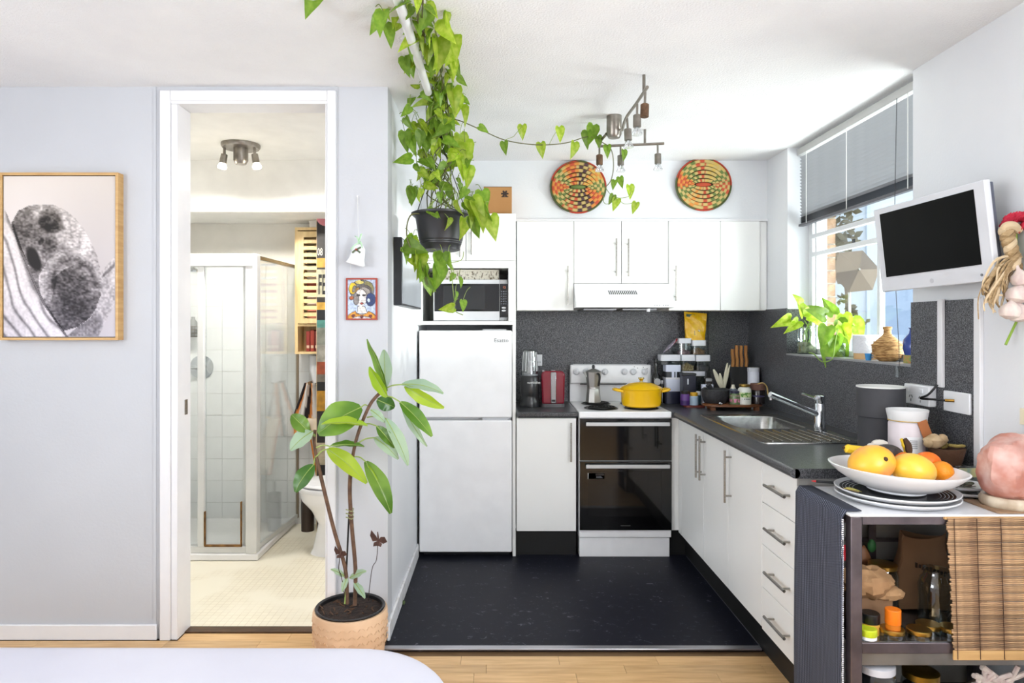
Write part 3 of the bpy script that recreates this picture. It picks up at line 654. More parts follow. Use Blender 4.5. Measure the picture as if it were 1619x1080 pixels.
for px, py in ((937, 582), (1003, 580), (1008, 582), (1017, 581), (1023, 583)): inst('indicator', dm, t, (sx(px, 4.77), 4.7695, H - (py - VY) * 4.77 / F))
coil = M('burner_black', (24, 24, 25), .45)
for (bx, by, r_) in ((.66, 4.40, .095), (.665, 4.66, .085), (.92, 4.40, .095), (.925, 4.66, .08)):
    c = MB().lathe((bx, by, .9055), [(0, .001), (r_ + .012, .001), (r_ + .016, .004), (r_ + .012, .006), (r_ + .006, .004)], 28).build('drip_ring', M('drip_chrome', (60, 60, 62), .25, .9), t)
    q = []
    for i in range(110):
        a = i * .24; rr_ = .016 + (r_ - .016) * i / 109; q.append((bx + rr_ * math.cos(a), by + rr_ * math.sin(a), .914))
    MB().tube(q, .0048, 6).build('coil', coil, c)
# moka pot
alu = M('moka_aluminium', (206, 204, 200), .42, .85)
MX, MY, MZ = .648, 4.66, .9188
t = thing('moka_pot', 'octagonal aluminium moka coffee pot on the rear left burner', 'coffee pot', (MX, MY, MZ))
MB().lathe((MX, MY, MZ), [(0, 0), (.053, 0), (.052, .008), (.043, .088), (.041, .092), (0, .092)], 8).build('boiler', alu, t, ang=25)
MB().lathe((MX, MY, MZ), [(.043, .092), (.043, .102)], 24).build('collar', alu, t)
MB().lathe((MX, MY, MZ), [(0, .102), (.041, .102), (.043, .108), (.056, .20), (.057, .204), (.05, .204)], 8).build('jug', alu, t, ang=25)
MB().prism([(MX - .045, MY - .015, MZ + .165), (MX - .075, MY, MZ + .203), (MX - .045, MY + .015, MZ + .203), (MX - .045, MY - .015, MZ + .203)], (.004, 0, 0)).build('spout', alu, t)
MB().lathe((MX, MY, MZ), [(.057, .204), (.045, .213), (.012, .226), (0, .227)], 8).build('lid', alu, t, ang=25)
MB().lathe((MX, MY, MZ), [(0, .226), (.009, .228), (.011, .24), (.007, .252), (0, .253)], 12).build('knob', black_pl, t)
MB().tube(spline([(MX + .02, MY - .045, MZ + .195), (MX + .028, MY - .075, MZ + .19), (MX + .03, MY - .08, MZ + .16), (MX + .024, MY - .075, MZ + .115)]), .0075, 8).build('handle', black_pl, t)
# yellow casserole
yel = M('yellow_enamel', (240, 190, 16), .2, c2=(236, 184, 14), coat=.4)
PX, PY_, PZ = .92, 4.40, .919
t = thing('casserole_pot', 'yellow enamel casserole with lid on the front right burner', 'pot', (PX, PY_, PZ))
MB().lathe((PX, PY_, PZ), [(0, 0), (.108, 0), (.120, .008), (.127, .03), (.13, .105), (.133, .113), (.124, .113), (.12, .1), (.115, .02), (0, .015)], 40).build('body', yel, t)
MB().lathe((PX, PY_, PZ), [(.134, .114), (.135, .12), (.12, .13), (.08, .147), (.04, .155), (0, .157)], 40).build('lid', yel, t)
MB().lathe((PX, PY_, PZ + .156), [(0, 0), (.012, 0), (.009, .008), (.014, .018), (.02, .024), (.018, .03), (0, .031)], 20).build('knob', M('brass_knob', (206, 188, 130), .2, 1), t)
for sgn in (-1, 1):
    a = [(PX + sgn * .122, PY_ - .045, PZ + .10), (PX + sgn * .165, PY_ - .04, PZ + .108), (PX + sgn * .178, PY_, PZ + .11), (PX + sgn * .165, PY_ + .04, PZ + .108), (PX + sgn * .122, PY_ + .045, PZ + .10)]
    MB().tube(spline(a, 5), .009, 8).build('handle', yel, t)
# blender
BX, BY = .208, 4.50
t = thing('blender', 'black personal blender with clear upturned cup on the left worktop', 'blender', (BX, BY, .905))
MB().lathe((BX, BY, .906), [(0, 0), (.064, 0), (.066, .01), (.063, .04), (.055, .06), (.058, .075), (.063, .10), (.0635, .19), (.055, .205), (0, .205)], 36).build('motor_base', M('blender_black', (42, 42, 44), .28), t)
bt = text('lettering', 'nutribullet', .0205, (BX + .022, BY - .0655, 1.062), M('print_white', (235, 235, 235)), t)
MB().lathe((BX, BY, .906), [(.055, .203), (.053, .215), (.05, .225)], 30).build('blade_collar', M('smoke_collar', (120, 124, 128), .3), t)
cupm = Mglass('cup_plastic', (214, 216, 218), .28, .18)
rb = MB().lathe((BX, BY, .906), [(.053, .213), (.0525, .23), (.046, .33), (.042, .365), (.03, .374), (0, .375)], 30).build('cup', cupm, t)
cm = MB()
for a in range(0, 360, 45):
    ca, sa = math.cos(R(a + 10)), math.sin(R(a + 10)); cm.tube([(BX + .052 * ca, BY + .052 * sa, 1.14), (BX + .043 * ca, BY + .043 * sa, 1.265)], .003, 5)
cm.build('cup_ribs', M('rib_plastic', (226, 228, 230), .2), rb)
MB().lathe((BX, BY, 1.115), [(0, 0), (.018, .0), (.016, .05), (.02, .055), (.014, .09), (0, .095)], 14).build('cup_core', M('core_plastic', (196, 198, 200), .3), rb)
# kettle
red = M('dark_red_enamel', (126, 12, 38), .22, coat=.4)
KX, KY = .358, 4.53
t = thing('kettle', 'dark red boxy kettle with a steel strip beside the blender', 'kettle', (KX, KY, .905))
def kprof(x0, x1, z0, z1, r, seg=6):
    o = []
    for cx, cz, a in ((x1 - r, z1 - r, 0), (x0 + r, z1 - r, 90)):
        for i in range(seg + 1):
            q = R(a + 90 * i / seg); o.append((cx + r * math.cos(q), 0, cz + r * math.sin(q)))
    return o + [(x0 + .004, 0, z0), (x1 - .004, 0, z0)]
MB().prism([Vector(p) + Vector((0, KY - .075, 0)) for p in kprof(KX - .077, KX + .077, .925, 1.142, .03)], (0, .16, 0)).build('body', red, t, bevel=.012)
MB().box(KX - .017, KX + .019, KY - .083, KY - .06, .932, 1.135).build('steel_strip', M('strip_steel', (150, 150, 154), .25, 1), t, bevel=.004)
MB().box(KX - .01, KX + .012, KY - .088, KY - .08, .943, .957).build('switch', black_pl, t, bevel=.002)
MB().rrect(KX - .076, KX + .076, KY - .078, KY + .088, .906, .928, .03).build('base', M('kettle_base', (86, 84, 86), .35), t)
MB().box(KX - .016, KX + .018, KY - .06, KY + .08, 1.14, 1.15).build('lid_strip', M('strip_steel'), t, bevel=.004)
# outlet behind blender
t = thing('power_outlet', 'white power outlet on the splashback behind the blender', 'outlet', (.29, 4.83, 1.19))
B(.265, .31, 4.826, 4.8355, 1.155, 1.235).build('plate', white_pl, t, bevel=.003)
MB().box(.281, .294, 4.823, 4.827, 1.205, 1.222).build('switch', white_pl, t)
MB().box(.279, .282, 4.8252, 4.827, 1.175, 1.187).box(.293, .296, 4.8252, 4.827, 1.175, 1.187).build('socket_slots', black_pl, t)
# ------------------------------------------------------------------ corner stack of containers
CT = .9055
def zat(py, Y): return H - (py - VY) * Y / F
white_lid = M('container_lid', (224, 226, 234), .4)
def container(label, x0, x1, yt, yb, Y, lidpx=9, dep=.10, content=None, group='clear storage containers in the corner', base=None):
    X0, X1 = sx(x0, Y), sx(x1, Y); z1 = zat(yt, Y); z0 = zat(yb, Y) if base is None else base; zl = zat(yt + lidpx, Y)
    t = thing('storage_container', label, 'container', ((X0 + X1) / 2, Y + dep / 2, z0), group)
    MB().rrect(X0 + .004, X1 - .004, Y + .004, Y + dep - .004, z0, zl, .012).build('body', jar_m, t)
    MB().rrect(X0, X1, Y, Y + dep, zl, z1, .014).build('lid', white_lid, t, bevel=.003)
    if content:
        h = z0 + .003 + (zl - z0) * content[1]
        def f(u, v):
            ang = u * 2 * math.pi
            return Vector(((X0 + X1) / 2 + ((X1 - X0) / 2 - .009) * max(-1, min(1, 1.3 * math.cos(ang))) * (1 - max(0, v - .6) * 2.4), Y + dep / 2 + (dep / 2 - .009) * max(-1, min(1, 1.3 * math.sin(ang))) * (1 - max(0, v - .6) * 2.4), z0 + .003 + (h - z0) * v))
        MB().grid(f, 20, 8, True).build('contents', content[0], t)
    return t
oats = M('oats', (206, 180, 132), .9, c2=(130, 100, 62), scale=160, lo=.4, hi=.6, bump=.6, bscale=200)
brownc = M('brown_snack', (150, 112, 70), .9, c2=(96, 66, 38), scale=60, bump=.5)
greyc = M('grey_powder', (92, 86, 90), .9)
YS = 4.66
zb = zat(597, YS)
t = thing('flour_tin', 'white and navy tin at the bottom left of the container stack', 'tin', (sx(1065, YS), YS + .05, CT))
MB().rrect(sx(1053, YS), sx(1078, YS), YS, YS + .1, CT, zat(619, YS), .01).build('navy_base', M('navy_label', (38, 42, 68), .4), t)
MB().rrect(sx(1053, YS), sx(1078, YS), YS, YS + .1, zat(619, YS), zat(600, YS), .01).build('white_band', M('tin_white', (214, 220, 238), .4), t)
MB().rrect(sx(1052.5, YS), sx(1078.5, YS), YS - .002, YS + .102, zat(600, YS), zat(597, YS), .011).build('lid', white_lid, t)
t = thing('labelled_tin', 'white tin with black window label second from the bottom of the stack', 'tin', (sx(1065, YS), YS + .05, zb))
MB().rrect(sx(1053, YS), sx(1077, YS), YS, YS + .1, zb, zat(588, YS), .01).build('black_band', M('tin_black', (40, 42, 48), .4), t)
MB().rrect(sx(1053, YS), sx(1077, YS), YS, YS + .1, zat(588, YS), zat(577, YS), .01).build('white_band', M('tin_white'), t)
MB().box(sx(1062, YS), sx(1066, YS), YS - .001, YS, zb, zat(588, YS)).box(sx(1068, YS), sx(1070, YS), YS - .001, YS, zb, zat(588, YS)).build('label_stripe', M('tin_white'), t)
container('wide white lidded container at the left end of the middle row', 1045, 1077, 561, 577, YS, 10, .11, base=zat(577, YS))
container('wide low container behind the dark blue tin at the bottom of the stack', 1079, 1118, 587, 640, YS + .02, 8, .12, (greyc, .5), base=CT)
container('clear container of oats in the middle of the stack', 1077.5, 1100, 561, 586.8, YS + .01, 10, .1, (oats, .75), base=zat(587, YS + .02))
container('clear container with dark contents at the right of the middle row', 1101, 1124, 561.5, 586.8, YS + .01, 10, .1, (greyc, .6), base=zat(587, YS + .02))
container('clear container with white lid at the top left of the stack', 1073, 1094, 535, 561, YS + .01, 8, .09, (M('pink_mix', (150, 110, 112), .8, c2=(70, 60, 70), scale=50), .4), base=zat(561, YS + .01))
container('clear container of brown snacks topmost right under the yellow bag', 1095, 1117, 538, 561, YS + .01, 9, .09, (brownc, .7), base=zat(561, YS + .01))
t = thing('snack_bag', 'crumpled white and red snack bag lying on the wide container', 'bag', (sx(1059, YS), YS + .05, zat(561, YS)))
def sb(u, v):
    a = u * 2 * math.pi; w_ = math.sin(math.pi * min(1, v * .9 + .06)) ** .6
    c = Vector((sx(1050, YS), YS + .05, zat(558, YS))).lerp(Vector((sx(1071, YS), YS + .05, zat(540, YS))), v)
    return c + Vector((.4 * math.cos(a), 0, .6 * math.cos(a))) * .05 * w_ * -1 * (1 + .15 * math.sin(9 * v + 3 * u)) + Vector((0, math.sin(a) * .035 * w_, 0)) + Vector((.012, 0, .012))
cols = [((170, 40, 48) if j / 13 > .62 else ((206, 200, 214) if (i * 3 + j * 5) % 7 > 2 else (150, 130, 150))) for j in range(14) for i in range(18)]
MB().grid(sb, 18, 14, True, cols=cols).build('pouch', Mcol('snack_print', .35), t)
# yellow bag
t = thing('yellow_bag', 'yellow foil snack bag standing on top of the container stack', 'bag', (sx(1102, YS), YS + .05, zat(538, YS)))
def yb(u, v):
    a = u * 2 * math.pi; hw = .5 * ((sx(1117, YS) - sx(1087, YS)) * (1 - v) + (sx(1121, YS) - sx(1084.5, YS)) * v)
    cx = sx(1102, YS) + .004 * v; dd = .03 * (1 - v) ** .7 + .002
    x = max(-1, min(1, 1.15 * math.cos(a)))
    return Vector((cx + hw * x, YS + .05 + dd * math.sin(a) + .003 * math.sin(14 * v + 5 * x), zat(538, YS) + v * (zat(494, YS) - zat(538, YS)) + .006 * x * v * -1))
MB().grid(yb, 28, 16, True).build('pouch', M('yellow_foil', (236, 192, 20), .25, c2=(226, 170, 14), scale=30, bump=.3, bscale=25), t)
B(sx(1098.5, YS), sx(1108.5, YS), YS + .026, YS + .028, zat(531, YS), zat(522, YS)).build('barcode_panel', M('bar_white', (216, 220, 228)), t)
bc = MB()
for i in range(8): bc.box(sx(1099.5 + i, YS), sx(1100 + i, YS), YS + .024, YS + .027, zat(530, YS), zat(523, YS))
bc.build('barcode', M('bar_blue', (40, 52, 92)), t)
MB().obox((sx(1095, YS), YS + .042, zat(499, YS)), (.03, 0, -.003), (0, .001, 0), (0, 0, .009)).build('brand_patch', M('dark_green_print', (48, 74, 40)), t)
# bottles/jars front of stack
def jar(name, label, cat, x, Y, r, z0, prof, mat, lid=None, group=None, band=None, contents=None):
    """prof: list of (r factor, z) ; lid: (mat, z0, z1, rf) ; band: (mat, z0, z1)"""
    t = thing(name, label, cat, (x, Y, z0), group)
    MB().lathe((x, Y, z0), [(0, 0)] + [(r * a, z) for a, z in prof], 28).build('body', mat, t)
    if band: MB().lathe((x, Y, z0), [(r * 1.012, band[1]), (r * 1.014, band[1] + .001), (r * 1.014, band[2])], 28).build('label_band', band[0], t)
    if contents: MB().lathe((x, Y, z0), [(0, .003), (r * .93, .003), (r * .93, contents[1]), (0, contents[1])], 24).build('contents', contents[0], t)
    if lid: MB().lathe((x, Y, z0), [(r * lid[3], lid[1]), (r * lid[3] * 1.02, lid[1] + .001), (r * lid[3] * 1.02, lid[2] - .002), (r * lid[3] * .95, lid[2]), (0, lid[2])], 28).build('lid', lid[0], t)
    return t
oilm = M('dark_bottle_glass', (22, 22, 20), .15)
bo = jar('oil_bottle', 'dark oil bottle with round label beside the stove backguard', 'bottle', sx(1037, 4.70), 4.70, .034, CT, [(1, 0), (1, .17), (.9, .19), (.38, .215), (.36, .29), (0, .29)], oilm, (black_pl, .275, .305, .42))
s_ = MB().lathe((sx(1037.5, 4.70), 4.665, zat(603, 4.70)), [(0, .002), (.023, .002), (.023, 0)], 20, mty).build('round_label', M('label_grey', (170, 170, 172)), bo)
jar('oil_bottle', 'slim dark bottle half hidden behind the yellow casserole', 'bottle', sx(1047, 4.72), 4.73, .02, CT, [(1, 0), (1, .1), (.5, .125), (.45, .15), (0, .15)], oilm, (white_pl, .13, .155, .5))
t = thing('dark_blue_tin', 'dark blue square tin in front of the wide container', 'tin', (sx(1090, 4.55), 4.57, CT))
MB().box(sx(1080, 4.55), sx(1101, 4.55), 4.555, 4.635, CT, zat(594, 4.55)).build('body', M('deep_navy', (26, 28, 46), .35), t, bevel=.004)
MB().box(sx(1079.5, 4.55), sx(1101.5, 4.55), 4.553, 4.637, zat(594, 4.55), zat(590.5, 4.55)).build('lid', M('tin_black'), t, bevel=.003)
MB().box(sx(1087, 4.55), sx(1089, 4.55), 4.5535, 4.555, zat(608, 4.55), zat(599, 4.55)).build('label', M('bar_white'), t)
t = thing('sauce_bottle', 'square brown glass bottle with black top right of the stack', 'bottle', (sx(1121, 4.60), 4.62, CT))
MB().box(sx(1115.5, 4.6), sx(1126, 4.6), 4.60, 4.645, CT, zat(597, 4.6)).build('body', M('brown_glass', (58, 54, 50), .15), t, bevel=.006)
MB().box(sx(1117, 4.6), sx(1124.5, 4.6), 4.605, 4.64, zat(597, 4.6), zat(588, 4.6)).build('cap', black_pl, t, bevel=.004)
MB().box(sx(1116, 4.6), sx(1125.5, 4.6), 4.598, 4.60, zat(603, 4.6), zat(598.5, 4.6)).build('label', M('label_grey'), t)
t = thing('white_carton', 'small white carton behind the black mortar', 'carton', (sx(1119, 4.54), 4.55, CT))
MB().box(sx(1110.5, 4.54), sx(1128, 4.54), 4.54, 4.575, CT, zat(608, 4.54)).build('body', M('tin_white'), t, bevel=.002)
MB().box(sx(1112, 4.54), sx(1127, 4.54), 4.5385, 4.54, zat(614, 4.54), zat(612, 4.54)).build('print', M('grey_print'), t)
# serving board
bw = M('acacia_board', (122, 74, 40), .45, c2=(88, 50, 26), scale=5, stretch=(1, 8, 1))
t = thing('serving_board', 'long oval wooden serving board on short feet in the corner', 'board', (1.47, 4.37, CT))
MB().lathe((1.485, 4.345, CT + .022), [(0, 0), (.17, 0), (.19, .004), (.19, .013), (.18, .016), (0, .016)], 40, sy=.55).build('board', bw, t)
for x, y in ((1.35, 4.30), (1.62, 4.29), (1.36, 4.40), (1.61, 4.40)): B(x - .014, x + .014, y - .012, y + .012, CT, CT + .024).build('foot', bw, t)
t = MB().rrect(1.22, 1.345, 4.44, 4.525, CT, CT + .012, .01).build('red_tray', M('red_wood', (104, 40, 30), .5), None, label='thin red brown tray under the purple jar', cat='tray'); MB().rrect(1.226, 1.339, 4.446, 4.519, CT + .0121, CT + .0135, .008).build('tray_inlay', M('red_wood_inlay', (88, 32, 24), .5), t)
TZ = CT + .0138; BZ = CT + .0385
purple = M('purple_label', (92, 52, 128), .4)
jar('spice_jar', 'purple jar with black lid in front of the stack', 'jar', sx(1083, 4.48), 4.48, .030, TZ, [(1, 0), (1, .065), (.8, .075), (0, .075)], purple, (black_pl, .068, .092, .85), band=(M('purple_dark', (60, 30, 96)), .004, .03))
jar('spice_jar', 'small jar with yellow lid and pale label beside the purple jar', 'jar', sx(1097.5, 4.47), 4.475, .028, TZ, [(1, 0), (1, .055), (.85, .06), (0, .06)], M('pale_blue_label', (160, 182, 200), .4), (M('yellow_lid', (212, 164, 40), .4), .058, .082, .85))
jar('spice_jar', 'tiny jar with white lid between yellow lid jar and mortar', 'jar', sx(1104, 4.51), 4.51, .016, TZ, [(1, 0), (1, .06), (0, .06)], M('teal_label', (40, 84, 100), .4), (white_pl, .06, .085, .9))
# mortar & pestle
stone = M('black_granite', (34, 34, 36), .6, c2=(48, 48, 52), scale=90, bump=.2)
mx = sx(1129, 4.40)
t = thing('mortar', 'black granite mortar on the wooden serving board', 'mortar', (mx, 4.375, BZ))
MB().lathe((mx, 4.375, BZ), [(0, 0), (.062, 0), (.07, .006), (.084, .04), (.088, .085), (.084, .09), (.074, .086), (.06, .03), (0, .02)], 32).build('bowl', stone, t)
pe = thing('pestle', 'black granite pestle leaning in the mortar', 'pestle', (mx, 4.375, BZ + .025))
MB().tube([(mx + .01, 4.37, BZ + .035), (mx - .02, 4.36, BZ + .075), (mx - .055, 4.35, BZ + .118)], [.019, .014, .017], 14).build('shaft', stone, pe)
MB().sphere((mx + .01, 4.37, BZ + .036), .0185, 12).build('head', stone, pe)
# vase with dried feathers
vx = sx(1144, 4.50)
t = thing('feather_vase', 'slim dark vase holding cream dried leaves behind the mortar', 'vase', (vx, 4.50, CT))
MB().lathe((vx, 4.50, CT), [(0, 0), (.022, 0), (.024, .06), (.014, .10), (.016, .125), (.011, .125), (0, .09)], 18).build('vase', black_pl, t)
cream = M('cream_feather', (206, 200, 178), .8)
for (tx, ty, w_) in ((1128, 584, .016), (1150, 574, .013), (1154, 577, .008), (1138, 590, .012)):
    a = Vector((vx, 4.50, CT + .10)); b2 = W(tx, ty, 4.49); dv = (b2 - a); pr = dv.cross(Vector((0, 1, 0))).normalized()
    MB().grid(lambda u, v: a + dv * v + pr * (u - .5) * 2 * w_ * (math.sin(math.pi * min(1, v * .85 + .1)) ** .7) + Vector((0, -.004 * math.cos((u - .5) * 3), 0)), 5, 8).build('dried_leaf', cream, t, solid=.002)
# knife block
t = thing('knife_block', 'black knife block with four wooden handled knives in the corner', 'knife block', (sx(1168, 4.62), 4.66, CT))
MB().prism([(sx(1154, 4.62), 4.60, CT), (sx(1154, 4.62), 4.61, zat(580, 4.62)), (sx(1154, 4.62), 4.72, zat(583, 4.62)), (sx(1154, 4.62), 4.72, CT)], (sx(1183, 4.62) - sx(1154, 4.62), 0, 0)).build('block', M('block_black', (26, 25, 27), .5), t, bevel=.004)
kw = M('knife_wood', (176, 124, 68), .5, c2=(150, 98, 50), scale=10, stretch=(6, 6, 1))
for (x, yt_) in ((1158, 552), (1164.5, 546), (1171.5, 546.5), (1179, 546.5)):
    X = sx(x, 4.65); z1 = zat(yt_, 4.65); z0 = zat(580, 4.64)
    MB().tube(spline([(X, 4.645, z0), (X + .004, 4.645, z0 + .04), (X - .002, 4.645, z0 + .09), (X, 4.645, z1)], 4), .0115, 10, flat=1.3).build('knife_handle', kw, t)
# white canister
cx = sx(1192, 4.57)
t = jar('white_canister', 'plain white canister with faint red emblem beside the knife block', 'canister', cx, 4.58, .038, CT, [(1, 0), (1, .235), (0, .235)], M('canister_white', (226, 228, 240), .35), (white_lid, .225, .252, 1.02))
MB().lathe((cx + .012, 4.543, CT + .088), [(0, .001), (.011, .001), (.011, 0)], 14, mty).build('emblem', M('dull_red', (170, 90, 100)), t)
# bottle w/ cream stopper
cx = sx(1161.5, 4.40)
t = thing('round_bottle', 'round patterned blue grey bottle with cream top on the board', 'bottle', (cx, 4.43, BZ))
MB().lathe((cx, 4.43, BZ), [(0, 0), (.02, 0), (.034, .02), (.038, .045), (.033, .07), (.02, .085), (.012, .09)], 22).build('body', M('mottled_blue', (70, 82, 100), .5, c2=(150, 158, 168), scale=130, lo=.45, hi=.6), t)
MB().lathe((cx, 4.43, BZ), [(.018, .085), (.011, .10), (.009, .112), (0, .113)], 18).build('stopper', M('cream_stopper', (224, 216, 200), .5), t)
MB().lathe((cx, 4.43, BZ), [(.004, .112), (.002, .15), (0, .15)], 8).build('spike', black_pl, t)
c_ = sx(1162, 4.31)
jar('label_jar', 'small jar with pink flower label on the board', 'jar', c_, 4.31, .032, BZ, [(1, 0), (1.02, .05), (.9, .064), (.78, .066), (.78, .07), (0, .07)], M('green_jar', (104, 122, 84), .2), (M('navy_lid', (52, 52, 74), .4), .068, .083, .85), band=(M('pink_label', (206, 128, 160), .5, c2=(96, 110, 60), scale=70, lo=.5, hi=.6), .012, .055))
c_ = sx(1178, 4.30)
t = jar('coconut_jar', 'white filled glass jar with gold lid and green label on the board', 'jar', c_, 4.31, .041, BZ, [(1, 0), (1, .085), (.93, .097), (.74, .105), (.74, .112), (0, .112)], M('coconut_white', (216, 216, 208), .15), (gold_m, .108, .125, .79))
MB().lathe((c_, 4.31, BZ), [(.0415, .045), (.042, .046), (.042, .075)], 28).build('label_band', M('label_green', (206, 216, 160), .5, c2=(90, 140, 60), scale=60, lo=.5, hi=.6), t)
fm = MB()
for i in range(6): fm.lathe((c_ + .034 * math.sin(R(-40 + i * 16)), 4.31 - .0415 * math.cos(R(-40 + i * 16)), BZ + .034), [(0, .002), (.003, .002), (.003, 0)], 8, mty)
fm.build('printed_dots', black_pl, t)
c_ = sx(1200, 4.31)
t = jar('cloth_top_jar', 'dark jar with brown cloth top tied with string on the board', 'jar', c_, 4.33, .042, BZ, [(1, 0), (1.02, .08), (.9, .095), (0, .095)], M('dark_jam', (34, 26, 26), .15), (M('brown_cloth', (104, 72, 62), .9, bump=.4, bscale=80), .088, .128, 1.08), band=(M('indigo_label', (58, 54, 86), .5), .045, .07))
MB().tube(spline([(c_ - .03, 4.30, BZ + .115), (c_ + .01, 4.285, BZ + .135), (c_ + .045, 4.30, BZ + .11), (c_ + .052, 4.30, BZ + .06)], 5), .004, 6).build('string', M('straw_string', (190, 160, 100), .9), t)
t = thing('glass_bead', 'tiny clear glass trinket at the front edge of the board', 'ornament', (sx(1139.5, 4.26), 4.262, BZ))
MB().sphere((sx(1138.5, 4.26), 4.262, BZ + .0085), .0085, 12).build('bead', chrome, t)
MB().sphere((sx(1141.5, 4.26), 4.265, BZ + .006), .006, 10).build('bead', chrome, t)

# ------------------------------------------------------------------ kitchen window
win = struct('window_1', MB().box(1.905, 1.945, 2.93, 4.195, 1.268, 1.30).box(1.905, 1.945, 2.93, 4.195, 2.49, CZ).box(1.905, 1.945, 4.15, 4.195, 1.30, 2.49).box(1.905, 1.945, 2.93, 2.96, 1.30, 2.49), M('white_alu', (228, 230, 232), .35, .1), bevel=.003)
fm_ = M('white_alu')
for z in (1.855, 1.965): B(1.90, 1.93, 2.96, 4.15, z, z + .026).build('rail', fm_, win, bevel=.002)
MB().box(1.91, 1.935, 4.10, 4.125, 1.30, 2.49).build('stile', fm_, win); MB().box(1.91, 1.935, 3.42, 3.445, 1.30, 1.855).build('stile', fm_, win)
B(1.915, 1.919, 2.96, 4.15, 1.30, 1.858).build('pane', glass_m, win)
B(1.915, 1.919, 2.96, 4.15, 1.99, 2.49).build('pane', glass_m, win)
B(1.915, 1.919, 2.96, 4.15, 1.88, 1.967).build('pane', glass_m, win)
B(1.893, 1.902, 3.64, 3.655, 1.88, 1.90).build('latch', black_pl, win)
w2 = struct('window_added', MB().box(1.88, 1.92, -.5, 1.3, .95, 1.0).box(1.88, 1.92, -.5, 1.3, 2.33, 2.38).box(1.88, 1.92, -.5, -.45, 1.0, 2.33).box(1.88, 1.92, 1.25, 1.3, 1.0, 2.33), fm_)  # invented window out of view, placed to suit the side fill lamp
# venetian blind
t = thing('venetian_blind', 'half raised grey venetian blind in the kitchen window', 'blind', (1.85, 3.56, 2.05))
blm = M('blind_grey', (166, 168, 172), .45)
B(1.825, 1.875, 2.945, 4.18, 2.475, 2.515).build('head_rail', M('blind_rail', (186, 186, 184), .4), t, bevel=.003)
slm = MB().grid(lambda u, v: Vector(((u - .5) * .0175, v * 1.225, (u - .5) * .0195 * -1 + .0025 * math.cos((u - .5) * 3))), 4, 2).mesh('slat', blm)
for i in range(19): inst('slat', slm, t, (1.85, 2.95, 2.455 - i * .0195))
slf = MB().grid(lambda u, v: Vector(((u - .5) * .027, v * 1.225, .002 * math.cos((u - .5) * 3))), 4, 2).mesh('slat', M('blind_dark', (92, 92, 98), .5))
for i in range(9): inst('slat', slf, t, (1.85, 2.95, 2.062 + i * .0042))
B(1.836, 1.864, 2.947, 4.18, 2.043, 2.058).build('bottom_rail', M('blind_dark'), t, bevel=.002)
cdm = M('blind_cord', (236, 236, 232), .7)
for y in (3.06, 3.60, 4.07): MB().tube([(1.834, y, 2.48), (1.834, y, 2.05)], .0022, 5).build('ladder_cord', cdm, t)
MB().tube(spline([(1.82, 3.12, 2.475), (1.81, 3.12, 1.8), (1.755, 2.99, 1.30), (1.745, 2.99, 1.26)], 6), .0015, 5).build('pull_cord', M('dark_cord', (60, 60, 62), .7), t)
MB().tube([(1.745, 2.99, 1.26), (1.745, 2.99, 1.21)], [.006, .008], 8).build('tassel', jar_m, t)
# outside
pier = struct('wall_outside_pier', B(2.04, 2.16, 4.38, 4.62, .6, 2.75), M('mortar', (150, 142, 130), .9))
brk = M('tan_brick', (140, 112, 86), .85, c2=(112, 86, 64), scale=14, bump=.6, bscale=50, rnd=.14)
b2_ = MB().box(0, .112, -.012, .1, 0, .073).mesh('brick', brk)
for k in range(25):
    inst('brick', b2_, pier, (2.042 + .004 * (k % 2), 4.38, .62 + k * .084))
ext = struct('wall_neighbour', B(2.6, 9, 8.0, 8.2, -2, 6), M('pale_render', (186, 191, 200), .8, c2=(174, 181, 192), scale=1.5))
B(4.30, 4.34, 7.97, 8.0, -2, 4).build('downpipe', M('pale_pipe', (176, 184, 198), .6), ext)
B(4.5, 5.4, 7.96, 8.0, 1.2, 2.0).build('window_pane', M('blue_pane', (130, 146, 172), .2), ext)
B(3.55, 4.25, 7.95, 8.0, .55, .75).build('ledge', M('blue_ledge', (110, 128, 158), .6), ext)
struct('ground_outside', B(1.98, 12, -6, 14, -2.2, -2.0), M('paving', (180, 176, 168), .9))
hx = thing('garden_parasol', 'faded beige hexagonal parasol outside the window', 'parasol', (3.42, 6.5, -2))
hm = MB(); hc = Vector((3.40, 6.5, 1.96)); ax1 = Vector((.98, .15, .1)).normalized(); ax2 = Vector((-.1, .25, .96)).normalized(); nn = ax1.cross(ax2)
pts = [hc + (ax1 * math.cos(R(a)) + ax2 * math.sin(R(a)) * .92) * .25 for a in range(0, 360, 60)]
pan_m = [M('parasol_beige%d' % i, c, .8) for i, c in enumerate(((92, 78, 66), (112, 96, 80), (122, 106, 90)))]
for i in range(6): MB().add([hc + nn * .05, pts[i], pts[(i + 1) % 6]], [(0, 1, 2)]).build('canopy_panel', pan_m[i % 3], hx, solid=.004, smooth=False)
MB().tube([hc + nn * .06, hc - nn * .1, Vector((3.42, 6.6, -2))], .012, 6).build('pole', steel, hx)
t = thing('outside_shrub', 'pale leafy creeper behind the beige parasol outside', 'shrub', (3.0, 7.7, -2))
lfm = Mleaf('dusty_leaf', (104, 94, 72), (124, 116, 92))
lm_ = MB().add([(0, 0, 0), (.03, .05, .004), (0, .1, 0), (-.03, .05, .004)], [(0, 1, 2, 3)]).mesh('leaf', lfm)
rng = random.Random(3)
for i in range(120):
    q = W(1322 + rng.gauss(0, 14), 370 + rng.gauss(0, 22), 7.7 + rng.uniform(-.2, .2)); inst('leaf', lm_, t, q, Matrix.Rotation(rng.uniform(0, 6), 3, 'X') @ Matrix.Rotation(rng.uniform(0, 6), 3, 'Z'), 1.3)
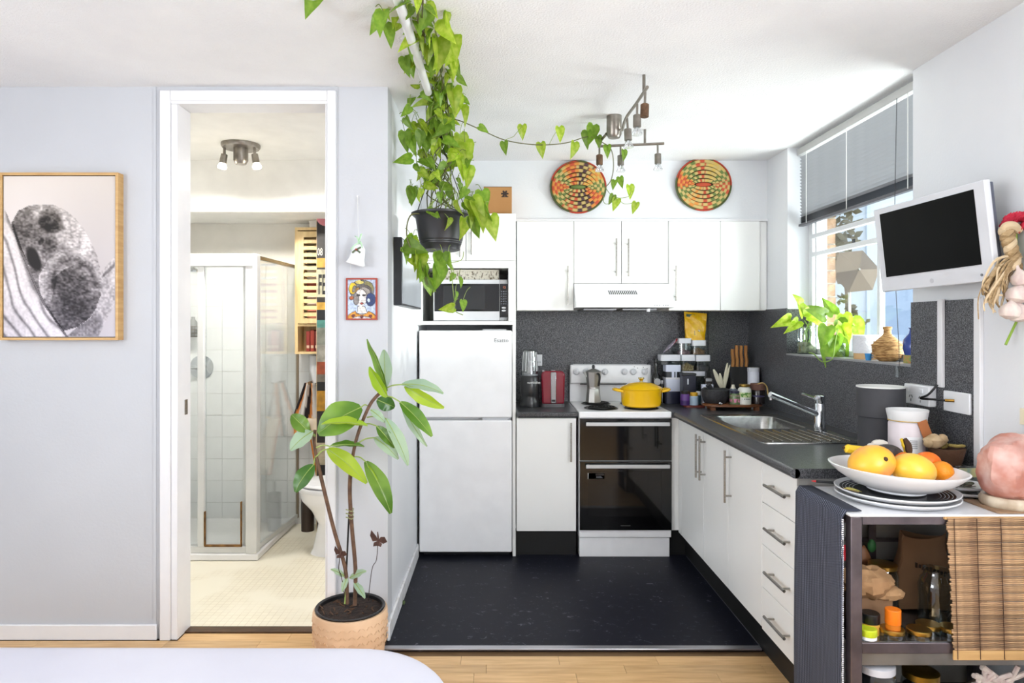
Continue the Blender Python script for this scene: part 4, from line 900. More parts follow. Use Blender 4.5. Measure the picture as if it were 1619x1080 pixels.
for i in range(40):
    q = W(1330 + i * .8 + rng.gauss(0, 5), 470 + i * 1.2 + rng.gauss(0, 5), 7.6); inst('leaf', lm_, t, q, Matrix.Rotation(rng.uniform(0, 6), 3, 'X') @ Matrix.Rotation(rng.uniform(0, 6), 3, 'Z'), .8)
MB().tube(spline([(3.7, 7.7, -2), W(1340, 500, 7.7), W(1325, 440, 7.7), W(1322, 360, 7.7)]), [.03] * 19, 6).build('trunk', M('shrub_bark', (120, 104, 84)), t)

# ------------------------------------------------------------------ window sill things
SZ = 1.2685
heart_pts = [(0, 0), (.16, -.12), (.32, -.03), (.38, .20), (.31, .50), (.16, .82), (0, 1.12)]
def heart_mesh(name, mat, fold=.25, droop=.35, vary=0):
    vs = []; fs = []
    z = lambda x, y: fold * abs(x) - droop * max(y, 0) ** 2 * .5 + vary * x * y
    for (x, y) in heart_pts: vs.append((x, y, z(x, y)))
    for (x, y) in heart_pts[1:-1]: vs.append((-x, y, z(-x, y)))
    m0 = len(vs)
    for k in (.12, .32, .56, .82): vs.append((0, k, z(0, k) - .02))
    R_ = [0, 1, 2, 3, 4, 5, 6]; L_ = [0, 7, 8, 9, 10, 11, 6]; Mi = [0, m0, m0, m0 + 1, m0 + 2, m0 + 3, 6]
    for S_, fl in ((R_, 0), (L_, 1)):
        for i in range(6):
            q = [S_[i], S_[i + 1], Mi[i + 1], Mi[i]]; q = [a for k, a in enumerate(q) if a not in q[:k]]
            if len(q) >= 3: fs.append(tuple(q if not fl else q[::-1]))
    b = MB(); b.add(vs, fs); return b.mesh(name, mat)
lime = Mleaf('pothos_leaf', (150, 182, 40), (190, 206, 84), 3, .5)
green = Mleaf('pothos_leaf_green', (112, 150, 44), (140, 172, 62), 3, .5)
HM = [heart_mesh('leaf', lime, .4, .5), heart_mesh('leaf', lime, .8, .9, .3), heart_mesh('leaf', green, .3, .4, -.3), heart_mesh('leaf', green, .6, .8, .2)]
def leaf(parent, p, d, n, size, k=None):
    return inst('leaf', HM[rng.randrange(4) if k is None else k], parent, p, frame3(d, n), size)
t = thing('plant_jar', 'clear glass jar with rooted cuttings on the far end of the sill', 'vase', (1.85, 4.10, SZ))
MB().lathe((1.85, 4.10, SZ), [(0, .002), (.05, 0), (.056, .01), (.056, .13), (.05, .155), (.052, .165)], 26).build('jar', jar_m, t)
MB().lathe((1.85, 4.10, SZ), [(0, .006), (.05, .006), (.05, .07), (0, .07)], 20).build('moss', M('wet_moss', (74, 84, 44), .9, c2=(150, 150, 120), scale=40), t)
for i in range(6): MB().tube(spline([(1.85 + rng.uniform(-.03, .03), 4.10, SZ + .05), (1.85 + rng.uniform(-.03, .03), 4.09, SZ + .12), (1.84 + rng.uniform(-.06, .03), 4.08, SZ + .2)], 4), .003, 5).build('stem', M('stem_green', (120, 150, 60)), t)
for (px, py, dx, dz, sz_) in ((1250, 505, -.9, -.3, .10), (1262, 508, -.6, -.5, .09), (1275, 500, .7, .35, .12), (1270, 500, -.2, 1, .10), (1266, 480, -.4, .5, .07), (1282, 503, .6, -.4, .10)):
    leaf(t, W(px, py, 4.07), (dx, -.2, dz), (.1, -1, .3), sz_, rng.choice((0, 1)))
t = thing('sill_pothos', 'leafy green pothos trailing over the window sill', 'plant', (1.85, 3.72, SZ))
MB().lathe((1.85, 3.72, SZ), [(0, .002), (.035, 0), (.045, .07), (.047, .075), (.04, .075), (.036, .06), (0, .06)], 20).build('pot', jar_m, t)
for (px, py, dx, dy, dz, s_, k) in ((1305, 500, -.6, -.2, .2, .13, 2), (1318, 497, -.3, 0, .5, .11, 3), (1333, 497, .1, 0, -.8, .14, 0), (1347, 505, .5, 0, -.9, .15, 0), (1330, 515, .3, -.2, -1, .13, 1), (1308, 516, -.4, -.3, -1, .14, 2), (1320, 530, -.2, -.3, -1, .13, 3), (1312, 540, -.3, -.3, -1, .15, 2), (1325, 538, .5, -.3, -1, .12, 3), (1318, 560, .8, -.3, -.3, .07, 1), (1325, 505, .2, .1, -.3, .12, 3), (1300, 495, -.7, 0, .4, .09, 2), (1340, 520, .6, 0, -.5, .11, 0)):
    leaf(t, W(px, py, 3.70), (dx, dy, dz), (-.4, -1, .2), s_ * .85, k)
MB().tube(spline([(1.85, 3.72, SZ + .06), W(1325, 520, 3.68), W(1320, 545, 3.62), W(1316, 567, 3.57), W(1300, 572, 3.58), W(1287, 560, 3.6), W(1279, 558, 3.62)], 5), .003, 5).build('vine', M('stem_green'), t)
sc = M('embossed_white', (226, 228, 232), .5, bump=.5, bscale=70)
t = thing('white_sill_jar', 'white embossed jar with wooden base on the window sill', 'jar', (1.85, 3.44, SZ))
MB().lathe((1.85, 3.44, SZ), [(0, 0), (.055, 0), (.055, .03)], 28).build('wooden_base', M('light_wood', (204, 166, 116), .5), t)
MB().lathe((1.85, 3.44, SZ), [(.058, .03), (.06, .034), (.06, .092), (.0605, .096), (.0605, .118), (.055, .122), (0, .122)], 28).build('body', sc, t)
c_ = (1.80, 3.38)
t = MB().lathe((1.79, 3.305, SZ), [(0, 0), (.012, 0), (.016, .03), (.017, .033), (.013, .031), (0, .004)], 14).build('blue_cup', M('bright_blue', (60, 140, 200), .3), None, label='tiny bright blue cup beside the wicker basket', cat='cup')
MB().tube(spline([(1.806, 3.305, SZ + .025), (1.816, 3.305, SZ + .02), (1.806, 3.305, SZ + .01)], 4), .002, 5).build('handle', M('bright_blue'), t)
wick = M('wicker', (202, 160, 102), .8, c2=(150, 108, 60), scale=40, stretch=(1, 1, 5), lo=.4, hi=.6, bump=.8, bscale=60)
t = thing('wicker_bottle', 'lidded round wicker basket with bottle neck on the sill', 'basket', (1.845, 3.24, SZ))
prof = [(0, 0), (.035, 0), (.05, .012), (.062, .032), (.066, .052), (.064, .06)]
MB().lathe((1.845, 3.24, SZ), prof, 30).build('body', wick, t)
MB().lathe((1.845, 3.24, SZ), [(.067, .058), (.067, .068), (.06, .084), (.042, .104), (.026, .118), (.018, .128), (.016, .148), (.020, .152), (.020, .162), (0, .164)], 30).build('lid', wick, t)
for z, r_ in ((.02, .056), (.036, .0645), (.075, .066), (.09, .056)): MB().tube([(1.845 + r_ * math.cos(R(a)), 3.24 + r_ * math.sin(R(a)), SZ + z) for a in range(0, 361, 15)], .004, 6, caps=False).build('woven_band', wick, t)
t = thing('blue_bottle', 'deep blue glass bottle at the near end of the sill', 'bottle', (1.85, 3.05, SZ))
MB().lathe((1.85, 3.05, SZ + .036), [(0, 0), (.032, 0), (.04, .03), (.036, .07), (.016, .095), (.012, .115), (.018, .122), (0, .122)], 24).build('body', M('cobalt', (48, 70, 140), .15), t)
MB().lathe((1.85, 3.05, SZ), [(0, 0), (.036, 0), (.036, .036), (0, .036)], 24).build('woven_base', M('red_weave', (196, 120, 80), .8, c2=(120, 150, 80), scale=60), t)

# ------------------------------------------------------------------ right wall: tv, sockets, garlic
def scp(v, k=.95): v = Vector(v) - Vector((0, 0, H)); return v * k + Vector((0, 0, H))
TL, BL, TR, BR = scp(W(1380, 333, 3.01)), scp(W(1395, 462, 3.01)), scp(W(1557, 283, 2.43)), scp(W(1572, 444, 2.43))
U = ((TR - TL) + (BR - BL)) / 2; wdt = U.length; U.normalize(); V = ((TL - BL) + (TR - BR)) / 2; hgt = V.length; V = (V - U * V.dot(U)).normalized()
Nn = U.cross(V)
if Nn.x > 0: Nn = -Nn
C = (TL + BL + TR + BR) / 4
t = thing('wall_tv', 'small white framed television on a wall bracket', 'television', C - V * hgt / 2)
MB().obox(C - Nn * .012, U * wdt / 2, V * hgt / 2, Nn * .012).build('front_frame', M('tv_white', (214, 216, 222), .3), t, bevel=.004)
MB().obox(C - Nn * .033, U * (wdt / 2 - .008), V * (hgt / 2 - .008), Nn * .010).build('back_shell', M('tv_back', (88, 92, 106), .5), t, bevel=.004)
MB().obox(C + Nn * .0008 + V * .018 - U * .004, U * (wdt / 2 - .042), V * (hgt / 2 - .042), Nn * .0012).build('screen', M('tv_screen', (3, 3, 3), .35, spec=.1), t)
MB().lathe(C - V * (hgt / 2 - .024), [(0, .0015), (.009, .0015), (.009, 0)], 16, frame3(V, Nn)).build('round_logo', M('tv_logo', (196, 198, 204)), t)
MB().tube([C - V * (hgt / 2 - .024) + U * (wdt / 2 - .05), C - V * (hgt / 2 - .024) + U * (wdt / 2 - .05) + Nn * .002], .005, 10).build('power_button', M('grey_print'), t)
MB().tube([C - Nn * .045, Vector((XW - .001, C.y + .04, C.z))], .02, 8).build('bracket_arm', black_pl, t)
B(XW - .012, XW - .001, C.y - .04, C.y + .12, C.z - .07, C.z + .07).build('wall_plate', M('tv_back'), t)
struct('trim_13', B(XW - .022, XW - .009, 2.705, 2.735, 1.19, 1.54), white_trim, bevel=.002)['label'] = 'white cable conduit below the television'
t = thing('power_outlet', 'white double power outlet below the window', 'outlet', (XW - .02, 2.84, 1.105))
B(XW - .042, XW - .009, 2.755, 2.925, 1.106, 1.19).build('box', white_pl, t, bevel=.005)
MB().box(XW - .047, XW - .042, 2.885, 2.908, 1.158, 1.176).build('rocker', white_pl, t, bevel=.002); MB().box(XW - .047, XW - .042, 2.79, 2.813, 1.158, 1.176).build('rocker', white_pl, t, bevel=.002)
slt = MB()
for yc in (2.875, 2.81):
    slt.obox((XW - .0425, yc + .008, 1.14), (.0008, 0, 0), (0, .0012, .0008), (0, -.003, .005)); slt.obox((XW - .0425, yc - .008, 1.14), (.0008, 0, 0), (0, .0012, -.0008), (0, .003, .005)); slt.obox((XW - .0425, yc, 1.124), (.0008, 0, 0), (0, .0012, 0), (0, 0, .005))
slt.build('socket_slots', M('slot_grey', (90, 90, 94)), t)
t = thing('aerial_outlet', 'white aerial socket plate with a plugged black cable', 'outlet', (XW - .015, 2.63, 1.10))
B(XW - .02, XW - .009, 2.55, 2.70, 1.10, 1.18).build('plate', white_pl, t, bevel=.003)
MB().tube([(XW - .02, 2.635, 1.145), (XW - .045, 2.65, 1.145)], .006, 8).build('plug', M('brass_plug', (170, 130, 60), .3, 1), t)
MB().tube(spline([(XW - .045, 2.65, 1.145), (XW - .055, 2.70, 1.143), (XW - .06, 2.78, 1.14), (XW - .056, 2.735, 1.16), (XW - .03, 2.72, 1.20)], 6), .0045, 7).build('cable', black_pl, t)
t = thing('light_switch', 'cream light switch at the right edge of the wall', 'switch', (XW - .006, 2.28, 1.1))
B(XW - .01, XW, 2.24, 2.318, 1.10, 1.155).build('plate', M('cream_plate', (232, 222, 196), .4), t, bevel=.002)
B(XW - .014, XW - .01, 2.27, 2.285, 1.115, 1.14).build('rocker', white_pl, t)
# garlic braid
GY = 2.30
t = thing('garlic_braid', 'dried garlic braid hanging on the white wall beside the television', 'garlic', (1.72, GY, 1.47))
stal = M('garlic_stalk', (176, 150, 112), .9, c2=(140, 114, 78), scale=30, stretch=(1, 1, 4))
stal2 = M('garlic_stalk_pale', (206, 184, 150), .9)
garl = M('garlic_skin', (226, 214, 204), .7, c2=(206, 184, 180), scale=14, stretch=(3, 3, 1))
for k in range(3):
    pts = []
    for i in range(26):
        f = i / 25; a = f * 4.2 * math.pi + k * 2.1
        p = W(1590 + 16 * f + 7 * math.cos(a) * (1 - .2 * f), 362 + 62 * f, GY - .012 * math.sin(a)); pts.append(p)
    MB().tube(pts, [.013 - .002 * abs(i / 25 - .3) for i in range(26)], 8).build('braid_strand', stal2 if k == 1 else stal, t)
MB().tube(spline([W(1588, 368, GY), W(1590, 358, GY - .01), W(1602, 357, GY - .015), W(1610, 364, GY)], 5), .014, 8).build('braid_knot', stal2, t)
MB().tube([Vector((XW, GY + .02, zat(356, GY))), W(1600, 360, GY)], .004, 6).build('nail', steel, t)
for i in range(46):
    e = (1552 + rng.uniform(0, 40), 440 + rng.uniform(-4, 40)); st = (1608 + rng.uniform(-10, 8), 405 + rng.uniform(-4, 14)); Yq = GY + rng.uniform(-.03, .02)
    md = ((st[0] + e[0]) / 2 - rng.uniform(0, 10), (st[1] + e[1]) / 2 - rng.uniform(-4, 14))
    MB().tube(spline([W(*st, GY), W(*md, Yq), W(*e, Yq), W(e[0] + rng.uniform(-6, 10), e[1] + rng.uniform(4, 18), Yq)], 4), [.0045] * 9 + [.0035] * 3 + [.0015], 5, flat=.5).build('dried_stalk', rng.choice((stal, stal, stal2)), t)
MB().tube(spline([W(1560, 440, GY - .02), W(1547, 470, GY - .02), W(1547, 505, GY - .02)], 4), .002, 5).build('dried_stalk', stal, t)
for (px, py, r_) in ((1598, 492, .033), (1609, 466, .034), (1614, 440, .03), (1622, 495, .034)):
    c = W(px, py, GY - .02); c.x = min(c.x, XW - r_ - .004); rot = Matrix.Rotation(rng.uniform(-.7, .7), 3, 'Y')
    b_ = MB().lathe(c, [(0, -.8 * r_), (.35 * r_, -.82 * r_), (.85 * r_, -.55 * r_), (r_, -.1 * r_), (.88 * r_, .4 * r_), (.45 * r_, .75 * r_), (.2 * r_, 1.05 * r_), (.14 * r_, 1.5 * r_), (0, 1.5 * r_)], 24, rot, wob=lambda a, z: .05 * abs(math.sin(4 * a))).build('garlic_bulb', garl, t)
t = thing('red_flower', 'red carnation with a long green stem tucked behind the garlic', 'flower', (1.74, 2.35, 1.4))
redp = M('carnation_red', (206, 40, 68), .7, c2=(176, 22, 52), scale=20)
fc = W(1606, 358, 2.33)
for i in range(60):
    a = rng.uniform(0, 6.28); e = rng.uniform(.0, 1.0); d = Vector((math.cos(a) * .9, -abs(math.sin(a)) * .4, .5 * e + .2 * math.sin(a))).normalized()
    p = fc + d * .02; sd = d.cross(Vector((0, 1, .3))).normalized()
    MB().grid(lambda u, v: p + d * v * .032 + sd * (u - .5) * .03 * (.4 + v) + Vector((0, .005 * math.sin(u * 9), 0)), 5, 3).build('petal', redp, t, solid=.0015)
MB().tube([fc, W(1611, 500, 2.34), W(1590, 545, 2.325)], .0042, 8).build('stem', M('fresh_stem', (140, 172, 60), .5), t)
# ------------------------------------------------------------------ steel kitchen rack
RX0, RX1, RY0, RY1 = 1.11, 1.765, 2.15, 2.525
rk = M('rack_steel', (112, 102, 106), .38, .75, c2=(90, 82, 86), scale=12)
rk2 = M('rack_steel_light', (150, 146, 142), .35, .7, c2=(120, 116, 112), scale=6)
t = thing('steel_rack', 'open steel kitchen rack with white top in front of the drawers', 'rack', (1.43, 2.34, 0))
for x in (RX0, RX1 - .036):
    for y in (RY0, RY1 - .036): B(x, x + .036, y, y + .036, 0, .832).build('leg', rk, t, bevel=.003)
MB().box(RX0 + .036, RX1 - .036, RY0, RY0 + .03, .808, .832).box(RX0 + .036, RX1 - .036, RY1 - .03, RY1, .808, .832).box(RX0, RX0 + .03, RY0 + .036, RY1 - .036, .808, .832).box(RX1 - .03, RX1, RY0 + .036, RY1 - .036, .808, .832).build('top_rail', rk, t)
B(RX0 - .004, RX1 + .004, RY0 - .004, RY1 + .004, .8325, .84).build('top_board', M('white_board', (224, 225, 228), .35), t, bevel=.002)
for z in (.40, .08):
    B(RX0 + .002, RX1 - .002, RY0 + .004, RY1 - .004, z + .03, z + .038).build('shelf', M('shelf_steel', (120, 122, 126), .22, .85), t)
    B(RX0 + .036, RX1 - .036, RY0 + .002, RY0 + .03, z, z + .034).build('shelf_edge', rk, t, bevel=.002)
B(RX0 + .036, RX1 - .036, RY0 + .012, RY0 + .03, .358, .40).build('apron', rk2, t, bevel=.002)
for z in (.56, .64, .71, .77): MB().box(RX0 + .036, RX1 - .036, RY1 - .014, RY1 - .004, z, z + .012).build('back_bar', rk, t)
B(1.36, 1.385, RY1 - .02, RY1 - .014, .44, .808).build('back_strut', rk, t)
# woven navy runner over the side
def weave_nodes(N, L, b):
    tc = N.new('ShaderNodeTexCoord'); mp = N.new('ShaderNodeMapping'); mp.inputs['Scale'].default_value = (1, 1, 1); L.new(tc.outputs['Object'], mp.inputs[0])
    w1 = N.new('ShaderNodeTexWave'); w1.bands_direction = 'Y'; w1.inputs['Scale'].default_value = 30; w1.inputs['Distortion'].default_value = .6; L.new(mp.outputs[0], w1.inputs['Vector'])
    w2_ = N.new('ShaderNodeTexWave'); w2_.bands_direction = 'Z'; w2_.inputs['Scale'].default_value = 90; w2_.inputs['Distortion'].default_value = .5; L.new(mp.outputs[0], w2_.inputs['Vector'])
    mu = N.new('ShaderNodeMath'); mu.operation = 'MULTIPLY'; L.new(w1.outputs['Fac'], mu.inputs[0]); L.new(w2_.outputs['Fac'], mu.inputs[1])
    r = N.new('ShaderNodeValToRGB'); e = r.color_ramp.elements; e[0].position = .25; e[0].color = rgb((38, 42, 56)); e[1].position = .75; e[1].color = rgb((134, 140, 160)); L.new(mu.outputs[0], r.inputs[0])
    L.new(r.outputs[0], b.inputs['Base Color'])
    bu = N.new('ShaderNodeBump'); bu.inputs['Strength'].default_value = .4; bu.inputs['Distance'].default_value = .003; L.new(mu.outputs[0], bu.inputs['Height']); L.new(bu.outputs[0], b.inputs['Normal'])
runm = Mnode('navy_weave', weave_nodes, .9)
t = thing('woven_runner', 'navy woven cloth with white stitching hanging over the rack side', 'cloth', (RX0 - .01, 2.34, .1))
def rn(u, v):
    y = RY0 + .022 + (RY1 - RY0 - .03) * u; s_ = v * .92
    if s_ < .05: return Vector((RX0 + .045 - s_, y, .8412 + .004))
    z = .845 - (s_ - .05); return Vector((RX0 - .010 - .006 * math.sin(u * 7 + z * 3) * min(1, (.845 - z) * 4) - .004, y + .006 * math.sin(z * 8) * (1 - u), z))
MB().grid(rn, 14, 40).build('cloth', runm, t, solid=.003)
st = MB()
for i in range(110): st.box(RX0 - .0185, RX0 - .013, RY0 + .020 + .0012 * math.sin(i * 1.3), RY0 + .0225 + .0012 * math.sin(i * 1.3), .815 - i * .0067, .8185 - i * .0067)
st.build('white_stitching', M('white_thread', (226, 226, 230), .9), t)
# bamboo blind hung in front
bam = M('bamboo_stick', (186, 152, 114), .7, c2=(112, 82, 60), scale=7, stretch=(3, 1, 30), lo=.35, hi=.68, rnd=.38)
t = thing('bamboo_blind', 'split bamboo blind hanging from the front of the rack', 'blind', (1.59, RY0 - .012, .38))
ms = [MB().tube([(0, 0, 0), (.36, 0, .0008 * k)], .0034, 5, flat=.7).mesh('bamboo_slat', bam) for k in range(4)]
z = .829; i = 0
while z > .418:
    inst('bamboo_slat', ms[i % 4], t, (1.405 + .022 * ((.829 - z) / .41) ** 1 + rng.uniform(-.004, .004), RY0 - .010, z)); z -= .0066; i += 1
B(1.425, 1.79, RY0 - .013, RY0 - .006, .386, .416).build('bottom_slat', M('bamboo_slat_pale', (208, 168, 112), .6, c2=(190, 148, 94), scale=4, stretch=(1, 1, 12)), t, bevel=.002)
for x in (1.437, 1.508, 1.583, 1.66, 1.73): MB().tube([(x - .012, RY0 - .0145, .83), (x, RY0 - .0145, .39)], .0011, 4).build('binding_thread', M('brown_thread', (70, 46, 34), .9), t)
B(1.40, 1.77, RY0 - .008, RY0 + .0, .826, .834).build('hanging_rail', M('bamboo_slat_pale'), t)

# things on the rack top
TZ = .8405
white_ch = M('white_china', (236, 237, 240), .2)
BC = (1.36, 2.338)
for i, (dz, lab, pat) in enumerate(((0, 'plain white dinner plate under the patterned plate', 0), (.017, 'white plate with dark lined pattern under the fruit bowl', 1))):
    t = thing('dinner_plate', lab, 'plate', (BC[0], BC[1], TZ + dz), 'plates under the fruit bowl')
    r_ = .19
    MB().lathe((BC[0], BC[1], TZ + dz), [(0, 0), (.12, 0), (.17, .006), (r_, .018), (r_ + .001, .021), (r_ - .002, .022), (.17, .012), (.12, .008), (0, .008)], 56).build('dish', white_ch, t)
    if pat:
        MB().lathe((BC[0], BC[1], TZ + dz), [(.06, .0086), (.12, .0088), (.17, .0128), (.184, .0172)], 56).build('dark_glaze', M('black_glaze', (48, 48, 52), .25), t)
        for rr_ in (.13, .141, .152, .163, .174):
            zz = .0092 + max(0, rr_ - .12) * .08 if rr_ < .17 else .0132 + (rr_ - .17) * .31
            MB().lathe((BC[0], BC[1], TZ + dz + zz + .0006), [(rr_, 0), (rr_ + .0018, .0006)], 56).build('pattern_line', white_ch, t)
b0 = TZ + .0262
t = thing('fruit_bowl', 'large white shallow bowl of fruit on the stacked plates', 'bowl', (BC[0], BC[1], b0))
tilt = Matrix.Rotation(R(2.2), 3, 'Y') @ Matrix.Rotation(R(0), 3, 'X')
MB().lathe((BC[0], BC[1], b0 + .003), [(0, .0), (.085, 0), (.09, .003), (.09, .008), (.135, .022), (.183, .052), (.203, .07), (.211, .078), (.213, .082), (.207, .083), (.196, .074), (.13, .028), (.08, .014), (0, .012)], 60, tilt).build('body', white_ch, t)
def fruit(name, label, cat, px, py, Y, r, sc_, mat, rot=0, group='fruit in the white bowl', dsp=None, stem=None):
    c = W(px, py, Y); t = thing(name, label, cat, c - Vector((0, 0, r * sc_[2])), group)
    rm = Matrix.Rotation(R(rot), 3, 'Y')
    MB().sphere(c, r, 28, sc_, rm, dsp).build('flesh', mat, t)
    if stem:
        d = rm @ Vector(stem[0]).normalized(); q = Vector((d.x * sc_[0], d.y * sc_[1], d.z * sc_[2])) * r
        MB().sphere(c + q * .985, stem[1], 10, (1, 1, 1)).build('stem_scar', M('stem_brown', (70, 46, 26), .8), t)
    return t
mg = M('mango_skin', (238, 176, 52), .35, c2=(232, 140, 84), scale=9, lo=.45, hi=.68)
mg2 = M('mango_yellow', (236, 190, 62), .35, c2=(226, 168, 92), scale=9, lo=.5, hi=.75)
org = M('orange_skin', (244, 122, 14), .4, c2=(238, 108, 8), bump=.25, bscale=300)
org2 = M('orange_skin_light', (246, 150, 18), .4, bump=.25, bscale=300)
fruit('mango', 'large yellow mango with reddish blush at the left of the bowl', 'mango', 1378, 733, 2.328, .077, (1.0, .85, .80), mg, -10, stem=((.25, -.8, .35), .008), dsp=lambda d: .05 * d.x * d.z)
fruit('mango', 'plain yellow mango at the front centre of the bowl', 'mango', 1444, 743, 2.318, .071, (1.02, .85, .78), mg2, 12, stem=((-.1, -.72, -.6), .004))
fruit('orange', 'small light orange citrus at the right rim of the bowl', 'orange', 1489, 746, 2.35, .037, (1, 1, .98), org2)
fruit('orange', 'orange citrus behind the two mangoes left of centre', 'orange', 1428, 731, 2.40, .039, (1.1, 1, .9), org)
fruit('orange', 'deep orange citrus at the right back of the bowl', 'orange', 1466, 731, 2.41, .040, (1.12, 1, .92), org)
fruit('avocado', 'dark avocado at the back of the fruit bowl', 'avocado', 1405, 717, 2.43, .045, (1.12, .8, .72), M('avocado_skin', (46, 40, 40), .55, c2=(62, 54, 50), scale=60, bump=.5, bscale=120), 8)
ban = M('banana_skin', (232, 196, 40), .5, c2=(170, 124, 30), scale=30, lo=.55, hi=.68)
t = thing('banana', 'spotted banana tip poking out behind the left mango', 'banana', W(1352, 712, 2.42), 'fruit in the white bowl')
MB().tube(spline([W(1335, 708, 2.43), W(1347, 711, 2.43), W(1368, 713, 2.44), W(1392, 716, 2.46)], 5), [.006, .011] + [.016] * 12 + [.012, .012], 8).build('peel', ban, t)
MB().sphere(W(1334, 708, 2.43), .006, 8).build('tip', M('stem_brown'), t)
t = thing('banana', 'banana stem end rising behind the avocado', 'banana', W(1432, 710, 2.44), 'fruit in the white bowl')
MB().tube(spline([W(1425, 694, 2.45), W(1429, 703, 2.45), W(1434, 714, 2.45), W(1440, 728, 2.44)], 5), [.006] * 5 + [.009] * 5 + [.014] * 6, 8).build('peel', ban, t)
MB().tube(spline([W(1431, 694, 2.44), W(1436, 705, 2.44), W(1438, 718, 2.43)], 4), [.007, .008, .01, .012, .012, .012, .012, .01, .008], 7).build('brown_stem', M('stem_brown'), t)
t = thing('dried_leaf', 'yellow green leaf lying on the patterned plate', 'leaf', W(1346, 775, 2.27))
MB().grid(lambda u, v: W(1338 + 24 * u, 772 + 6 * u, 2.25) + Vector((0, (v - .5) * .04 * math.sin(math.pi * (.1 + .85 * u)), .004 * math.sin(3 * u))), 8, 5).build('blade', Mleaf('dry_leaf', (206, 196, 110), (180, 176, 90)), t, solid=.001)
MB().tube([W(1334, 772, 2.249), W(1358, 778, 2.249)], .0012, 5).build('midrib', M('straw_string', (190, 160, 100), .9), t)
# pen
t = thing('pen', 'black and red pen at the worktop edge left of the plates', 'pen', (1.16, 2.48, .842))
MB().tube([W(1290, 761, 2.46), W(1322, 763.5, 2.44)], .005, 10).build('barrel', black_pl, t)
MB().tube([W(1283, 760.5, 2.465), W(1290, 761, 2.46)], [.0015, .0045], 10).build('tip', M('pen_red', (190, 40, 40), .4), t)
# stacked plates with coins
cx, cy = 1.655, 2.425
t = thing('saucer', 'grey white dinner plate under the coin dish', 'plate', (cx, cy, TZ)); MB().lathe((cx, cy, TZ), [(0, 0), (.085, 0), (.118, .012), (.12, .018), (.112, .016), (0, .006)], 40).build('dish', M('grey_china', (206, 206, 204), .3), t); MB().lathe((cx, cy, TZ), [(.1205, .017), (.121, .019), (.119, .0195)], 40).build('rim', white_ch, t)
cx2 = cx - .02
t = thing('coin_dish', 'white coin dish full of loose silver coins', 'dish', (cx2, cy, TZ + .018)); MB().lathe((cx2, cy, TZ + .0165), [(0, 0), (.06, 0), (.085, .012), (.087, .018), (.08, .016), (0, .008)], 40).build('dish', white_ch, t); MB().lathe((cx2, cy, TZ + .0165), [(.0872, .017), (.0878, .0185), (.0865, .019)], 40).build('rim', M('grey_china'), t)
coinm = M('coin_metal', (126, 122, 112), .35, .8, rnd=.3); cme = MB().lathe((0, 0, 0), [(0, 0), (.012, 0), (.0125, .0008), (.012, .0018), (0, .0018)], 16).mesh('coin', coinm)
for i in range(38):
    a = rng.uniform(0, 6.28); q = rng.uniform(0, .066); o = bpy.data.objects.new('coin', cme); COL.objects.link(o)
    o.location = (cx2 + q * math.cos(a), cy + q * math.sin(a), TZ + .0265 + (i % 6) * .0024 * (1 - q / .08) + .001); o.rotation_euler = (rng.uniform(-.35, .35), rng.uniform(-.35, .35), 0)
    k_ = rng.uniform(.75, 1.15); o.scale = (k_, k_, 1)
    tag(o, 'loose silver coin lying in the white coin dish', 'coin', 'coins in the dish')
t = thing('glass_block', 'clear glass block standing behind the coin dish', 'ornament', (1.70, 2.43, TZ + .019))
B(1.66, 1.745, 2.475, 2.487, TZ + .012, TZ + .085).build('slab', jar_m, t, bevel=.002)
B(1.668, 1.735, 2.4735, 2.4748, TZ + .045, TZ + .078).build('picture', M('teal_print', (130, 176, 176), .4, c2=(214, 208, 150), scale=30), t)
t = thing('tissue_scrap', 'crumpled lilac paper beside the salt lamp', 'paper', (1.715, 2.33, TZ + .02))
MB().sphere((1.728, 2.385, TZ + .05), .028, 14, (.8, .6, 1.0), None, lambda d: .25 * math.sin(7 * d.x + 5 * d.z) * math.cos(6 * d.y)).build('crumple', M('lilac_paper', (196, 196, 226), .8), t)
MB().sphere((1.742, 2.378, TZ + .03), .012, 10, (1, .7, 1.2), None, lambda d: .2 * math.sin(9 * d.x)).build('crumple', M('lilac_paper'), t)
# salt lamp
t = thing('salt_lamp', 'pink rock salt lamp on a stone base at the rack corner', 'lamp', (1.672, 2.235, TZ))
MB().lathe((1.672, 2.235, TZ + .006), [(0, 0), (.078, 0), (.083, .008), (.084, .024), (.078, .034), (0, .034)], 30).build('base', M('onyx', (206, 192, 170), .35, c2=(150, 120, 90), scale=8, stretch=(2, 2, 1)), t)
rs = random.Random(5); pls = [(Vector((rs.gauss(0, 1), rs.gauss(0, 1), rs.gauss(0, .8))).normalized(), rs.uniform(.80, 1)) for _ in range(26)]
def facet(d): return min([k / max(1e-3, d.dot(n)) for n, k in pls if d.dot(n) > .05] + [1.12]) - 1 + .05 * mnoise.noise(d * 3.5) + .025 * mnoise.noise(d * 9)
MB().sphere((1.672, 2.235, TZ + .138), .107, 40, (.92, .9, 1.0), None, facet).build('salt_rock', M('pink_salt', (188, 124, 108), .55, c2=(220, 192, 184), scale=11, lo=.4, hi=.72, bump=.6, bscale=28), t, ang=22)
MB().rrect(1.575, 1.762, 2.155, 2.32, TZ, TZ + .006, .01).build('coaster', M('coaster_wood', (150, 120, 92), .6), t)

